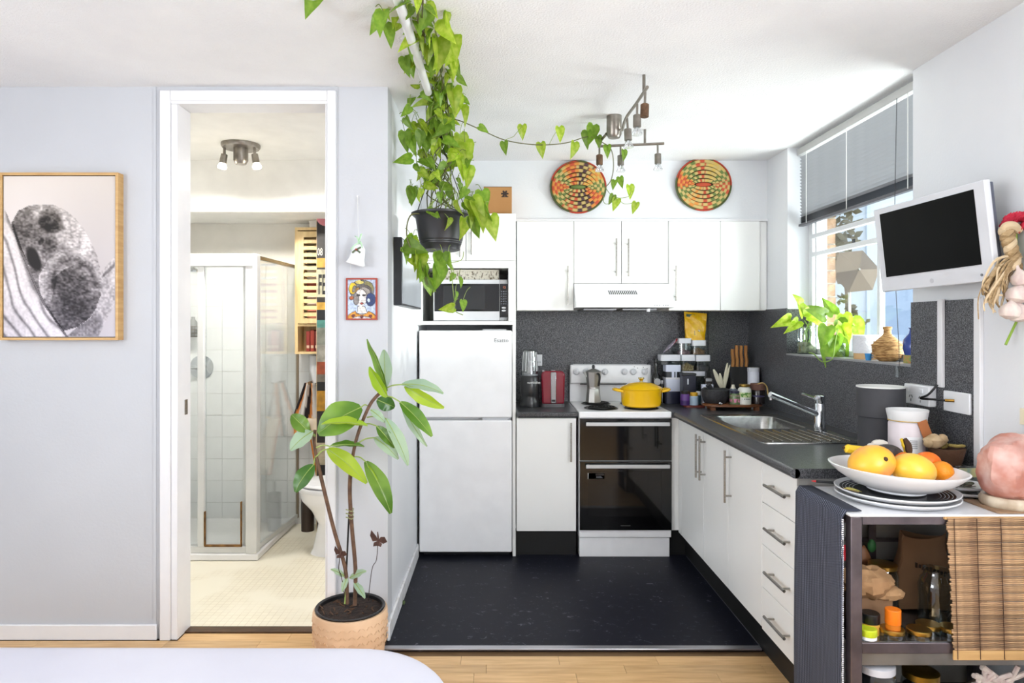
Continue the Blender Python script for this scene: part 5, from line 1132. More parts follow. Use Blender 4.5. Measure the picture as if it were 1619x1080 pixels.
# things on the worktop behind the rack
t = thing('charcoal_planter', 'tall charcoal cylinder planter with white rim under the window', 'planter', (1.60, 2.86, CT))
chm = M('charcoal', (58, 58, 62), .7)
MB().lathe((1.60, 2.86, CT), [(0, 0), (.086, 0), (.086, .15), (.0885, .152)], 40).build('lower_body', chm, t)
MB().lathe((1.60, 2.86, CT), [(.0885, .15), (.092, .153), (.092, .276)], 40).build('upper_body', M('charcoal_light', (66, 66, 70), .7), t)
MB().lathe((1.60, 2.86, CT), [(.0921, .272), (.092, .278), (.088, .278), (.086, .2), (0, .195)], 40).build('white_liner', M('liner_white', (226, 226, 222), .6), t)
t = thing('ceramic_jar', 'white ceramic jar with paper label, string and brown tag', 'jar', (1.58, 2.60, CT))
jx, jy = 1.592, 2.66
MB().lathe((jx, jy, CT), [(0, 0), (.064, 0), (.066, .01), (.066, .15), (.062, .158)], 36).build('body', M('jar_blush', (218, 208, 212), .4), t)
MB().lathe((jx, jy, CT), [(.062, .157), (.067, .165), (.073, .198), (.0735, .204), (.069, .204), (.062, .17), (.06, .14), (0, .13)], 36).build('collar', M('jar_white', (230, 230, 230), .35), t)
MB().tube([(jx + .0665 * math.cos(R(a)), jy + .0665 * math.sin(R(a)), CT + .162) for a in range(0, 361, 12)], .0022, 5, caps=False).build('string', M('straw_string'), t)
MB().obox((jx + .03, jy - .07, CT + .125), Vector((.019, .003, .006)), (0, .0008, 0), Vector((-.014, .004, .042))).build('brown_tag', M('tag_brown', (170, 104, 58), .7), t)
lb = MB().grid(lambda u, v: Vector((jx + .067 * math.cos(R(-125 + 52 * u)), jy + .067 * math.sin(R(-125 + 52 * u)), CT + .045 + .06 * v)), 8, 3).build('paper_label', M('label_paper', (232, 232, 234), .7), t)
pm = MB()
for k in range(5): pm.grid(lambda u, v: Vector((jx + .0675 * math.cos(R(-115 + 24 * u)), jy + .0675 * math.sin(R(-115 + 24 * u)), CT + .062 + k * .007 + .0025 * v)), 5, 2)
pm.build('label_print', M('grey_print'), lb)
t = thing('ginger', 'knobbly ginger root on a small basket behind the oranges', 'ginger', (1.645, 2.60, CT + .09))
gm = M('ginger_skin', (196, 172, 136), .8, c2=(160, 134, 98), scale=25)
MB().sphere(W(1478, 697, 2.56), .036, 18, (1.25, .8, .7), None, lambda d: .12 * math.sin(5 * d.x + 2) + .08 * math.sin(6 * d.z)).build('root', gm, t)
MB().sphere(W(1490, 693, 2.55), .018, 12, (1, .9, .9)).build('knob', gm, t); MB().sphere(W(1468, 701, 2.55), .017, 12).build('knob', gm, t)
t = thing('small_basket', 'small brown basket with dried seed pods beside the oranges', 'basket', (1.675, 2.565, CT))
MB().lathe((1.69, 2.575, CT), [(0, 0), (.045, 0), (.058, .05), (.062, .07), (.056, .07), (0, .06)], 24).build('basket', M('dark_wicker', (96, 66, 46), .8, bump=.5, bscale=90), t)
sdm = M('seed_green', (150, 132, 72), .8, rnd=.3); sme = MB().sphere((0, 0, 0), .011, 8, (1.3, .8, .6)).mesh('seed_pod', sdm)
for i in range(16): inst('seed_pod', sme, t, (1.69 + rng.uniform(-.04, .04), 2.575 + rng.uniform(-.04, .04), CT + .074 + rng.uniform(0, .01)), Matrix.Rotation(rng.uniform(0, 6), 3, 'Z'))
t = thing('seashell', 'pale seashell lying beside the charcoal planter', 'shell', W(1385, 708, 2.62))
MB().sphere(W(1391, 701, 2.62), .026, 14, (1.2, .8, .55), None, lambda d: .06 * math.sin(14 * d.x)).build('shell', M('shell_white', (222, 216, 206), .5), t)
MB().sphere(W(1378, 704, 2.62), .014, 12, (1.2, .8, .6)).build('shell_small', M('shell_white'), t)

# ------------------------------------------------------------------ things inside the rack
S1 = .4385; S0 = .1185
pap = M('kraft_paper', (176, 138, 98), .85, c2=(150, 112, 76), scale=14, bump=.7, bscale=16)
pap2 = M('kraft_paper_dark', (134, 102, 74), .85, bump=.6, bscale=14)
def crumple(c, r, sc_, seed, mat, name, t, amp=.12):
    o = Vector((seed * 3.1, seed * 1.7, 0))
    return MB().sphere(c, r, 26, sc_, None, lambda d: amp * (mnoise.noise(d * 2.2 + o) + .6 * mnoise.noise(d * 5 + o))).build(name, mat, t, ang=20)
t = thing('paper_bag', 'large brown paper bag with dark printing at the back of the rack', 'bag', (1.46, 2.42, S1))
def pb(u, v):
    a = u * 2 * math.pi; w_ = .11 * (1 - .55 * max(0, v - .35)); x = max(-1, min(1, 1.2 * math.cos(a))); y = max(-1, min(1, 1.2 * math.sin(a)))
    return Vector((1.505 + w_ * x + .01 * math.sin(9 * v + 4 * u) + .03 * (v > .7) * (v - .7), 2.43 + (.055 - .035 * v) * y, S1 + .255 * v + .012 * math.sin(11 * u + 3 * v)))
MB().grid(pb, 30, 14, True).build('paper', pap2, t, ang=20)
tx = MB()
for i in range(9): tx.obox((1.45 + i * .0125, 2.37, S1 + .165 - i * .004), (.004, 0, -.001), (0, .001, 0), (.001 * (i % 3), 0, .009 - .003 * (i % 2)))
tx.build('faded_print', M('dark_print'), t)
t = thing('paper_bag', 'crumpled small brown paper bag at the front left of the rack', 'bag', (1.23, 2.24, S1))
crumple((1.235, 2.30, S1 + .135), .085, (1.05, .8, .62), 2, pap, 'paper', t, .16); crumple((1.30, 2.29, S1 + .10), .05, (1.2, .7, .5), 5, pap, 'twisted_end', t, .16)
MB().box(1.18, 1.31, 2.27, 2.34, S1, S1 + .09).build('packet_base', pap2, t)
t = jar('glass_jar', 'empty clear glass jar without lid on the middle rack shelf', 'jar', 1.475, 2.30, .055, S1, [(1, 0), (1, .12), (.9, .145), (.72, .158), (.70, .175), (.74, .178)], jar_m)
jar('glass_jar', 'large glass jar with gold lid behind the crumpled bag', 'jar', 1.345, 2.39, .05, S1, [(1, 0), (1, .13), (.85, .15)], jar_m, (gold_m, .15, .165, .92), contents=(M('dark_grain', (60, 50, 44), .9), .08))
jar('food_can', 'can with red label at the back left of the rack', 'can', 1.20, 2.44, .042, S1, [(1, 0), (1, .24), (0, .24)], M('can_metal', (120, 116, 112), .35, .7), band=(M('can_red', (196, 44, 56), .5), .17, .225))
t = thing('snack_packet', 'brown snack packet with green corner beside the red label can', 'packet', (1.29, 2.46, S1)); crumple((1.315, 2.475, S1 + .105), .06, (.7, .4, 1.6), 9, M('packet_brown', (150, 100, 64), .5), 'pouch', t, .1); MB().sphere((1.35, 2.47, S1 + .20), .02, 10, (.8, .5, 1.2)).build('green_corner', M('packet_green', (50, 110, 60), .5), t)
jar('spice_bottle', 'small bottle with bright orange cap at the front of the rack', 'bottle', 1.262, 2.185, .022, S1 + .028, [(1, 0), (1, .016), (0, .016)], M('amber', (196, 110, 30), .2), (M('cap_orange', (236, 122, 24), .4), .016, .062, 1.05))
lids = [(1.262, 2.19, 'gold jar lid under the orange capped bottle'), (1.345, 2.185, 'gold jar lid second from the left on the shelf edge'), (1.40, 2.225, 'gold jar lid third from the left on the shelf'), (1.46, 2.20, 'gold jar lid nearest the bamboo blind'), (1.375, 2.27, 'gold jar lid furthest back beside the empty jar')]
for (x, y, lab) in lids:
    if y == 2.27: continue
    jar('flat_jar', lab.replace('gold jar lid', 'flat jar with gold lid'), 'jar', x, y, .036, S1, [(1, 0), (1, .012), (.9, .016)], jar_m, (gold_m, .014, .0275, 1.0), 'flat jars with gold lids')
jar('black_lid_jar', 'honey coloured jar with black lid left of the orange cap', 'jar', 1.205, 2.215, .028, S1, [(1, 0), (1, .035), (0, .035)], M('honey', (206, 160, 70), .2), (black_pl, .035, .066, 1.02))
jar('green_lid_tub', 'small tub with lime green lid at the shelf corner', 'tub', 1.178, 2.178, .026, S1, [(1, 0), (1, .01), (0, .01)], white_pl, (M('lime_lid', (190, 204, 40), .4), .01, .032, 1.02))
jar('white_tub', 'small white tub behind the lime green lid', 'tub', 1.165, 2.235, .018, S1, [(1, 0), (1, .04), (0, .04)], white_pl, (M('grey_china'), .04, .055, 1.0))
jar('glass_jar', 'large glass jar with white lid on the bottom shelf', 'jar', 1.225, 2.22, .062, S0, [(1, 0), (1, .17), (.88, .20)], jar_m, (M('lid_greywhite', (200, 200, 206), .4), .198, .222, .92), contents=(M('dark_beans', (40, 38, 44), .8), .16))
jar('glass_jar', 'glass jar with worn gold lid on the bottom shelf', 'jar', 1.385, 2.24, .058, S0, [(1, 0), (1, .14), (.88, .165)], jar_m, (M('dark_gold', (150, 120, 50), .35, 1), .163, .186, .92), contents=(M('dark_grain'), .13))
t = thing('root_bundle', 'bundle of pale dried roots on the bottom shelf behind the blind', 'roots', (1.63, 2.25, S0))
for i in range(12): MB().tube(spline([(1.55 + rng.uniform(0, .16), 2.2 + rng.uniform(0, .1), S0 + .02 + rng.uniform(0, .06)), (1.6 + rng.uniform(-.06, .1), 2.24, S0 + .12), (1.6 + rng.uniform(-.08, .12), 2.22, S0 + .19 + rng.uniform(-.03, .02))], 4), [.013] * 6 + [.008] * 3, 7).build('root', garl, t)
crumple((1.63, 2.28, S0 + .07), .07, (1.2, .8, .95), 4, M('root_bag', (150, 128, 112), .8), 'bag', t)
# ------------------------------------------------------------------ track light on the ceiling
t = thing('track_light', 'six lamp nickel track spotlight on the kitchen ceiling', 'ceiling light', (.61, 3.5, CZ))
ZB = 2.448
MB().lathe((.603, 3.56, CZ - .118), [(0, 0), (.03, .003), (.039, .02), (.039, .118), (0, .118)], 24).build('canister', nickel, t)
MB().tube(spline([(.64, 3.53, ZB), (.622, 3.32, ZB), (.628, 3.12, ZB), (.632, 2.90, ZB)], 6), .0075, 10).build('rail', nickel, t)
MB().tube([(.57, 3.60, ZB), (.56, 3.72, ZB), (.572, 3.86, ZB)], .0075, 10).build('rail', nickel, t)
MB().tube([(.56, 3.85, ZB), (.92, 3.79, ZB)], .0075, 10).build('rail', nickel, t)
for p in ((.647, 2.98), (.828, 3.805)): MB().tube([(p[0] - .012, p[1], ZB), (p[0] - .012, p[1], CZ)], .007, 8).build('ceiling_rod', nickel, t)
rusty = M('rusty_holder', (120, 92, 70), .6, .5, c2=(84, 60, 44), scale=40)
bulbm = Mglass('halogen_glass', (240, 242, 244), .3, .15)
for (x, y, rm, bulb) in ((.634, 2.95, rusty, 0), (.630, 3.10, nickel, 1), (.626, 3.32, nickel, 1), (.565, 3.82, rusty, 1), (.685, 3.83, nickel, 1), (.885, 3.795, nickel, 1)):
    d = Vector((0, 0, -1)) + Vector((rng.uniform(-.06, .06), -.04, 0)); d.normalize(); a = Vector((x, y, ZB - .004))
    MB().tube([a, a + d * .055], .0055, 8).build('stem', nickel, t)
    h = a + d * .052; lh = MB().tube([h, h + d * .003, h + d * .056, h + d * .058], [.014, .0185, .0185, .016], 18).build('lamp_holder', rm, t)
    if bulb:
        q = h + d * .058; MB().tube([q, q + d * .012, q + d * .028, q + d * .034], [.012, .016, .025, .024], 18).build('bulb', bulbm, lh)
        MB().tube([q, q + d * .016], [.008, .005], 8).build('filament_cup', M('bulb_silver', (226, 226, 224), .2, .8), lh)

# ------------------------------------------------------------------ woven platters
def platter(label, px, py, seed, pal):
    cx, cz = sx(px, 4.5), zat(py, 4.5)
    t = thing('woven_platter', label, 'platter', (cx, 4.505, cz - .16), 'woven platters on the bulkhead')
    cm_ = Mcol('platter_straw%d' % seed, .8); rs = random.Random(seed)
    rad = [.028, .056, .086, .115, .141, .163]
    for k, r_ in enumerate(rad):
        ex = max(0, .045 - .009 * k); n = 96; tw_ = .0128; vs = []; cols = []
        for i in range(n):
            a = 2 * math.pi * i / n; sec = int(((i + 3 * seed) / n * 10 + .25 * (k % 2))) % 10
            dx, dz = math.cos(a), math.sin(a)
            for j in range(8):
                b = 2 * math.pi * j / 8
                rr_ = r_ + tw_ * math.cos(b)
                vs.append((cx + dx * (rr_ + ex), 4.506 - .012 - .008 * math.sin(b), cz + dz * rr_ * .94))
                base = pal[sec % len(pal)]
                chk = ((i // 3) + (k)) % 2
                c = base[0] if chk else base[1]
                if abs(math.cos(b)) > .92: c = (64, 54, 28)
                cols.append(c)
        fs = [(i * 8 + j, ((i + 1) % n) * 8 + j, ((i + 1) % n) * 8 + (j + 1) % 8, i * 8 + (j + 1) % 8) for i in range(n) for j in range(8)]
        m = MB(); m.add(vs, fs, cols); m.build('coil', cm_, t)
    MB().lathe((cx, 4.5, cz), [(0, .001), (.17, .001), (.172, 0), (.17, -.004)], 48, Matrix.Rotation(R(90), 3, 'X'), sx=1.03, sy=.94).build('backing', M('platter_back', (58, 50, 28), .9), t)
    m = MB().sphere((cx, 4.496, cz), .012, 16, (4.2, .6, 1.2)); m.c = [(pal[0][0])] * len(m.v); m.build('centre_knot', cm_, t)
    MB().tube([(cx + (.18 if k == 0 else .18) * math.cos(R(a)) * 1.005, 4.494, cz + .1665 * math.sin(R(a)) * 1.02) for k in (0,) for a in range(0, 361, 6)], .006, 6, caps=False).build('rim', M('rim_green', (74, 84, 44), .8, c2=(170, 60, 40), scale=3, lo=.5, hi=.52), t)
G, Rd, O, S, P, Y2 = (98, 116, 58), (186, 76, 48), (206, 134, 62), (190, 166, 104), (78, 52, 58), (196, 164, 82)
platter('round woven platter with green centre and orange, red and purple checks', 914, 296, 1, [(G, S), (O, Y2), (P, S), (O, Rd), (G, S), (Rd, O), (G, S), (Rd, S), (P, S), (Rd, O)])
platter('round woven platter with red centre and softer green and red checks', 1112, 292, 2, [(Rd, S), (G, S), (S, Y2), (Rd, S), (G, S), (Rd, O), (G, S), (S, O), (Rd, S), (G, S)])

# ------------------------------------------------------------------ pictures
def inpoly(u, v, poly):
    ins = np.zeros(u.shape, bool); n = len(poly)
    for i in range(n):
        x0, y0 = poly[i]; x1, y1 = poly[(i + 1) % n]
        c = ((y0 > v) != (y1 > v)) & (u < (x1 - x0) * (v - y0) / (y1 - y0 + 1e-12) + x0); ins ^= c
    return ins
def ell(u, v, cx, cy, rx, ry, a=0):
    c, s_ = math.cos(R(a)), math.sin(R(a)); x = (u - cx) * c + (v - cy) * s_; y = -(u - cx) * s_ + (v - cy) * c
    return (x / rx) ** 2 + (y / ry) ** 2
def soft(d, e=.25): return np.clip((1 + e - d) / (2 * e), 0, 1)
def picture(name, parent, x0, x1, y, z0, z1, img, mat):
    h, w_ = img.shape[:2]
    vs = [(x0 + (x1 - x0) * i / (w_ - 1), y, z1 - (z1 - z0) * j / (h - 1)) for j in range(h) for i in range(w_)]
    fs = [(j * w_ + i, (j + 1) * w_ + i, (j + 1) * w_ + i + 1, j * w_ + i + 1) for j in range(h - 1) for i in range(w_ - 1)]
    m = MB(); m.add(vs, fs); m.c = [tuple(p) for p in img.reshape(-1, 3).tolist()]; return m.build(name, mat, parent, smooth=False)
nr = np.random.RandomState(4)
def vnoise(h, w_, fy, fx):
    g = nr.rand(fy + 2, fx + 2); yy = np.linspace(0, fy, h)[:, None]; xx = np.linspace(0, fx, w_)[None, :]
    y0 = np.floor(yy).astype(int); x0 = np.floor(xx).astype(int); ty = yy - y0; tx = xx - x0; ty = ty * ty * (3 - 2 * ty); tx = tx * tx * (3 - 2 * tx)
    return (g[y0, x0] * (1 - ty) * (1 - tx) + g[y0 + 1, x0] * ty * (1 - tx) + g[y0, x0 + 1] * (1 - ty) * tx + g[y0 + 1, x0 + 1] * ty * tx)
hh, ww = 190, 136
u, v = np.meshgrid(np.linspace(0, 1, ww), np.linspace(0, 1, hh))
L_ = 214 - 14 * np.clip(u * 1.2 - .2, 0, 1) - 16 * np.clip(1.2 - abs(u - .78) * 3, 0, 1) * np.clip(v * 1.4, 0, 1)
fur = vnoise(hh, ww, 95, 68) - .5; fur2 = vnoise(hh, ww, 40, 30) - .5; big = vnoise(hh, ww, 9, 7) - .5
body = inpoly(u, v, [(.07, .29), (.13, .215), (.22, .185), (.30, .175), (.45, .18), (.55, .21), (.64, .26), (.72, .33), (.79, .42), (.84, .50), (.87, .59), (.885, .66), (.87, .74), (.83, .82), (.77, .885), (.66, .94), (.535, .965), (.46, .90), (.38, .81), (.33, .74), (.28, .66), (.22, .55), (.17, .48), (.11, .40)])
Lb = 150 + 34 * (u - .3) - 20 * (v - .3) + 0 * u
Lb = Lb + 46 * soft(ell(u, v, .60, .34, .22, .16, 35)) * 1 + 30 * soft(ell(u, v, .80, .52, .10, .22, -10))
Lb = Lb - 30 * soft(ell(u, v, .20, .33, .13, .11), .4)
Lb = Lb - 90 * soft(ell(u, v, .42, .275, .10, .075, 10), .5) - 50 * soft(ell(u, v, .45, .325, .09, .03, 0), .5)
Lb = Lb + 25 * soft(ell(u, v, .36, .22, .12, .03, -10), .5)
Lb = Lb - 60 * soft(ell(u, v, .415, .425, .07, .05, -20), .6) * .7 - 60 * soft(ell(u, v, .335, .405, .028, .02, -40), .4)
arm = inpoly(u, v, [(.40, .52), (.50, .47), (.62, .48), (.72, .535), (.62, .555), (.53, .585), (.46, .625), (.445, .70), (.43, .775), (.37, .79), (.32, .72), (.315, .62)])
leg = soft(ell(u, v, .645, .70, .20, .17, 25), .65)
Lb = Lb - 52 * leg - 44 * np.clip((v - .74) * 5, 0, 1) + 34 * soft(ell(u, v, .66, .575, .17, .03, 22), .7)
Lb = np.where(arm, 186 - 50 * np.clip((v - .6) * 3, 0, 1) + 24 * (u < .36), Lb); Lb = Lb - 50 * soft(abs(ell(u, v, .64, .70, .215, .165, 25) - 1) * 3 + .2 + 2 * (v > .7), .6)
Lb = Lb - 60 * soft(ell(u, v, .45, .655, .02, .06, 10), .8)
fs_ = vnoise(hh, ww, 120, 44) - .5; Lb = Lb + fur * 44 + fs_ * 62 + fur2 * 30; Lb = Lb + 30 * soft(ell(u, v, .28, .23, .16, .05, -15), .6) - 26 * soft(ell(u, v, .50, .435, .12, .03, 25), .7) + 20 * soft(ell(u, v, .22, .44, .06, .05, 0), .7)
L_ = np.where(body, Lb, L_)
nose = soft(ell(u, v, .27, .515, .05, .085, -40), .35); L_ = L_ * (1 - nose) + nose * (48 + fur * 20)
L_ = L_ + 26 * soft(ell(u, v, .325, .50, .018, .04, -20), .5) * body
br = inpoly(u, v, [(1.0, .50), (.93, .55), (.87, .60), (.87, .70), (.84, .80), (.78, .885), (.66, .94), (.56, 1.0), (.85, 1.0), (.93, .88), (1.0, .79)])
Lbr = 186 + fur * 60 + 50 * (vnoise(hh, ww, 12, 12) - .5) - 60 * soft(ell(u, v, .72, .95, .16, .09, -20), .5) - 70 * soft(ell(u, v, .95, .58, .09, .012, -35), .6)
L_ = np.where(br & ~body, Lbr, L_)
trunk_x = np.interp(v, [0, .19, .3, .42, .55, .7, .8, .9, 1.0], [-.05, .0, .07, .13, .2, .29, .36, .46, .56])
wp = u - trunk_x
streak = np.sin((wp * 46 + 5 * (vnoise(hh, ww, 7, 5) - .5) + 1.5 * v)) * .5 + .5
Lt = 214 - 80 * (streak ** 6) + fur * 26 + 26 * big - 50 * np.clip((v - .85) * 3, 0, 1) * (u < .2)
L_ = np.where(wp < 0, Lt, L_); L_ = np.where(abs(wp - .006) < .012 * (v > .3), L_ * .55, L_)
L_ = np.where(body & (wp >= 0), L_ - 22, L_); L_ = np.clip((L_ - 128) * 1.1 + 122, 18, 230)
img = np.stack([L_ * 1.0 + 3, L_ * .985, L_ * .985 + (8 * v)], -1).clip(0, 250); img[..., 0] += 3 * (1 - v); img[..., 2] -= 8 * (1 - v)
oak = M('oak_frame', (206, 168, 112), .5, c2=(190, 148, 92), scale=6, stretch=(1, 1, 10))
X0, X1, Z0, Z1, YF = -2.255, -1.718, 1.37, 2.128, 3.085
t = thing('koala_picture', 'oak framed black and white print of a koala asleep in a tree fork', 'picture', ((X0 + X1) / 2, YF, Z0))
MB().box(X0, X0 + .012, YF, YD, Z0, Z1).box(X1 - .012, X1, YF, YD, Z0, Z1).box(X0 + .012, X1 - .012, YF, YD, Z1 - .012, Z1).box(X0 + .012, X1 - .012, YF, YD, Z0, Z0 + .012).build('frame', oak, t)
B(X0 + .014, X1 - .014, YF + .007, YD - .002, Z0 + .014, Z1 - .014).build('canvas_board', M('canvas_edge', (90, 84, 80)), t)
picture('print', t, X0 + .016, X1 - .016, YF + .0065, Z0 + .016, Z1 - .016, img, Mcol('koala_print', .7))
# small portrait
h2, w2_ = 84, 62; u, v = np.meshgrid(np.linspace(0, 1, w2_), np.linspace(0, 1, h2))
im = np.zeros((h2, w2_, 3)); im[:] = (170, 180, 200)
def pt(mask, c): im[mask] = c
pt(v > .30, (176, 190, 216)); pt(ell(u, v, .50, .27, .43, .26) < 1, (116, 116, 112)); pt(ell(u, v, .18, .22, .13, .15, 25) < 1, (222, 184, 40)); pt(ell(u, v, .23, .24, .06, .09, 25) < 1, (120, 116, 108)); pt(ell(u, v, .42, .07, .16, .05) < 1, (206, 190, 100))
pt(ell(u, v, .75, .18, .17, .12, 30) < 1, (128, 122, 76)); ring = (ell(u, v, .56, .30, .28, .17) < 1); pt(ring, (92, 84, 80)); pt(ell(u, v, .56, .33, .24, .14) < 1, (148, 140, 132)); pt(ell(u, v, .36, .27, .1, .06) < 1, (146, 110, 50))
pt(ell(u, v, .47, .46, .21, .22) < 1, (214, 208, 204)); pt(ell(u, v, .30, .50, .1, .15) < 1, (130, 124, 122)); pt(inpoly(u, v, [(.46, .28), (.54, .28), (.58, .52), (.46, .55)]), (232, 228, 226)); pt(ell(u, v, .38, .40, .06, .022) < 1, (60, 56, 56)); pt(ell(u, v, .58, .40, .06, .022) < 1, (60, 56, 56)); pt(ell(u, v, .50, .61, .06, .022) < 1, (166, 60, 56))
pt(ell(u, v, .81, .51, .17, .165) < 1, (40, 58, 104)); pt(ell(u, v, .74, .53, .055, .055) < 1, (190, 206, 226)); pt(ell(u, v, .14, .47, .08, .05) < 1, (160, 86, 46)); pt(inpoly(u, v, [(.36, .68), (.60, .68), (.70, .86), (.34, .86)]), (224, 218, 212))
pt((ell(u, v, .5, 1.06, .56, .28) < 1) & (ell(u, v, .5, .80, .22, .09) > 1), (206, 140, 46)); pt((ell(u, v, .5, 1.13, .5, .2) < 1), (196, 190, 190))
for cx_, cy_ in ((.2, .92), (.5, .95), (.8, .93)): pt(ell(u, v, cx_, cy_, .055, .035) < 1, (110, 36, 34))
nz = vnoise(h2, w2_, 30, 24); edge = np.abs(np.diff(im.sum(-1), axis=0, prepend=0)) + np.abs(np.diff(im.sum(-1), axis=1, prepend=0)) > 60; im[edge] = (52, 46, 46)
im = np.clip(im * (.85 + .3 * nz[..., None]), 0, 250)
X0, X1, Z0, Z1, YF = sx(548, YD), sx(597, YD), zat(506, YD), zat(440, YD), YD - .014
t = thing('small_portrait', 'small colourful portrait in a thin red frame beside the doorway', 'picture', ((X0 + X1) / 2, YF, Z0))
rf = M('red_frame', (156, 62, 48), .5)
MB().box(X0, X0 + .007, YF, YD, Z0, Z1).box(X1 - .007, X1, YF, YD, Z0, Z1).box(X0 + .007, X1 - .007, YF, YD, Z1 - .007, Z1).box(X0 + .007, X1 - .007, YF, YD, Z0, Z0 + .007).build('frame', rf, t)
picture('print', t, X0 + .006, X1 - .006, YF + .004, Z0 + .006, Z1 - .006, im, Mcol('portrait_print', .5))
# bell ornament
BXc, BZc = sx(566, 3.08), zat(400, 3.08)
t = thing('ceramic_bell', 'white ceramic bell with holly print hanging on a string', 'ornament', (BXc, 3.08, BZc - .07))
rot = Matrix.Rotation(R(14), 3, 'Y')
bp = [(.042, -.055), (.044, -.05), (.036, -.03), (.031, 0), (.027, .022), (.018, .036), (.006, .042), (0, .042)]
MB().lathe((BXc, 3.085, BZc), bp + [(.003, .04), (.024, .02), (.034, -.03), (.041, -.055)], 26, rot).build('bell', white_ch, t)
hol = MB()
for a in (-40, 220, 30): hol.obox((BXc - .002 + .012 * math.cos(R(a)), 3.052, BZc + .012 + .01 * math.sin(R(a))), Vector((math.cos(R(a)), 0, math.sin(R(a)))) * .012, (0, .0015, 0), Vector((-math.sin(R(a)), 0, math.cos(R(a)))) * .004)
hol.build('holly_leaves', M('holly_green', (84, 96, 70)), t); MB().sphere((BXc - .002, 3.051, BZc + .013), .005, 8).build('berry', M('berry_red', (150, 50, 46)), t)
rib_ = M('mint_ribbon', (190, 222, 190), .7)
for (a, b) in (((BXc + .0, 3.085, BZc + .045), (BXc + .014, 3.08, BZc + .085)), ((BXc + .0, 3.085, BZc + .05), (BXc - .01, 3.08, BZc + .075)), ((BXc + .006, 3.085, BZc + .05), (BXc + .02, 3.07, BZc + .02)), ((BXc, 3.085, BZc + .04), (BXc - .03, 3.08, BZc + .015))):
    MB().tube(spline([a, (Vector(a) + Vector(b)) / 2 + Vector((.005, -.01, .004)), b], 4), .007, 6, flat=.4).build('ribbon', rib_, t)
MB().tube([(BXc, 3.09, BZc + .045), (sx(566, YD), YD - .006, zat(312, YD))], .0012, 5).build('string', M('string_white', (214, 214, 210)), t)
MB().tube([(sx(566, YD), YD, zat(311, YD)), (sx(566, YD), YD - .012, zat(311, YD))], .004, 8).build('nail', white_pl, t)
MB().tube([(BXc - .035, 3.1, BZc - .03), (BXc - .042, 3.11, BZc - .09)], .0012, 5).build('string', M('string_white'), t)
# mirror panel on the partition
t = thing('wall_mirror', 'black edged glossy mirror panel mounted on the partition wall', 'mirror', (XP + .02, 3.7, 1.53))
B(XP + .0005, XP + .04, 3.30, 4.12, 1.535, 1.865).build('frame', M('mirror_black', (34, 36, 42), .4), t, bevel=.003)
B(XP + .0402, XP + .0425, 3.315, 4.11, 1.545, 1.855).build('mirror_glass', M('mirror_silver', (214, 219, 228), .3, .7), t)
t = thing('green_putty', 'small green lump stuck on the partition skirting', 'putty', (XP + .03, 3.4, .1)); MB().sphere(W(638, 953, 3.52), .012, 10, (.8, 1, 1), None, lambda d: .2 * math.sin(6 * d.x + 4 * d.z)).build('lump', M('dull_green', (84, 100, 62), .9), t); MB().sphere(W(640, 957, 3.52), .006, 8).build('lump', M('dull_green'), t)

# ------------------------------------------------------------------ bed
def bed_out(k, r_=.24):
    x1, y1, x0, y0 = -.10 - k, 1.925 - k, -2.6 + k, .15 + k; r = max(.02, r_ - k); o = []
    for cx, cy, a in ((x1 - r, y1 - r, 0), (x0 + r, y1 - r, 90), (x0 + r, y0 + r, 180), (x1 - r, y0 + r, 270)):
        for i in range(9):
            q = R(a + 90 * i / 8); o.append((cx + r * math.cos(q), cy + r * math.sin(q)))
    return o
t = thing('bed', 'bed corner under a smooth white sheet in the foreground', 'bed', (-1.3, 1.0, 0))
lv = [(.0, .10), (.0, .46), (.004, .50), (.016, .53), (.04, .548), (.08, .553), (.2, .555), (.5, .556)]
m = MB(); n = 36
m.add([(p[0], p[1], z + .003 * math.sin(p[0] * 9 + p[1] * 5)) for k, z in lv for p in bed_out(k, .30)], [(i * n + j, i * n + (j + 1) % n, (i + 1) * n + (j + 1) % n, (i + 1) * n + j) for i in range(len(lv) - 1) for j in range(n)] + [tuple(range((len(lv) - 1) * n, len(lv) * n))])
m.build('sheet', M('white_sheet', (194, 194, 205), .8, c2=(189, 189, 201), scale=3, bump=.15, bscale=5), t, sub=1)
for x in (-.25, -2.4):
    for y in (.35, 1.7): B(x - .03, x + .03, y - .03, y + .03, 0, .12).build('leg', M('bed_leg', (90, 64, 44), .5), t)

# ------------------------------------------------------------------ rubber plant in a pot
FY = 2.93
px_, py_ = sx(554, FY), FY
t = thing('rubber_plant', 'tall rubber plant with large green leaves in a peach pot', 'plant', (px_, py_, 0))
potm = M('peach_ceramic', (226, 192, 158), .6, c2=(214, 178, 144), scale=8)
tl = Matrix.Rotation(R(-3.5), 3, 'Y')
MB().lathe((px_, py_, 0), [(0, 0), (.13, 0), (.142, .02), (.156, .15), (.158, .215), (.155, .225), (.145, .225), (.14, .18), (0, .17)], 44).build('pot', potm, t)
dsh = MB()
for i in range(26):
    for k in range(4):
        a = R(190 + i * 7); r_ = .1575; z = .10 + k * .03; dsh.obox((px_ + r_ * math.cos(a), py_ + r_ * math.sin(a), z), Vector((-math.sin(a), math.cos(a), .9 * (1 if i % 2 else -1))) * .005, Vector((math.cos(a), math.sin(a), 0)) * .002, Vector((0, 0, .0018)))
dsh.build('carved_dashes', M('peach_dark', (214, 180, 146), .7), t)
MB().lathe((px_, py_, 0), [(.135, .222), (.146, .228), (.149, .232), (.146, .236), (.136, .232), (.132, .19), (0, .19)], 40).build('liner_rim', black_pl, t)
soil = MB().lathe((px_, py_, 0), [(0, .224), (.05, .226), (.1, .22), (.137, .218)], 40, wob=None).build('soil', M('potting_soil', (54, 38, 30), 1.0, c2=(24, 16, 14), scale=50, bump=1.0, bscale=70), t)
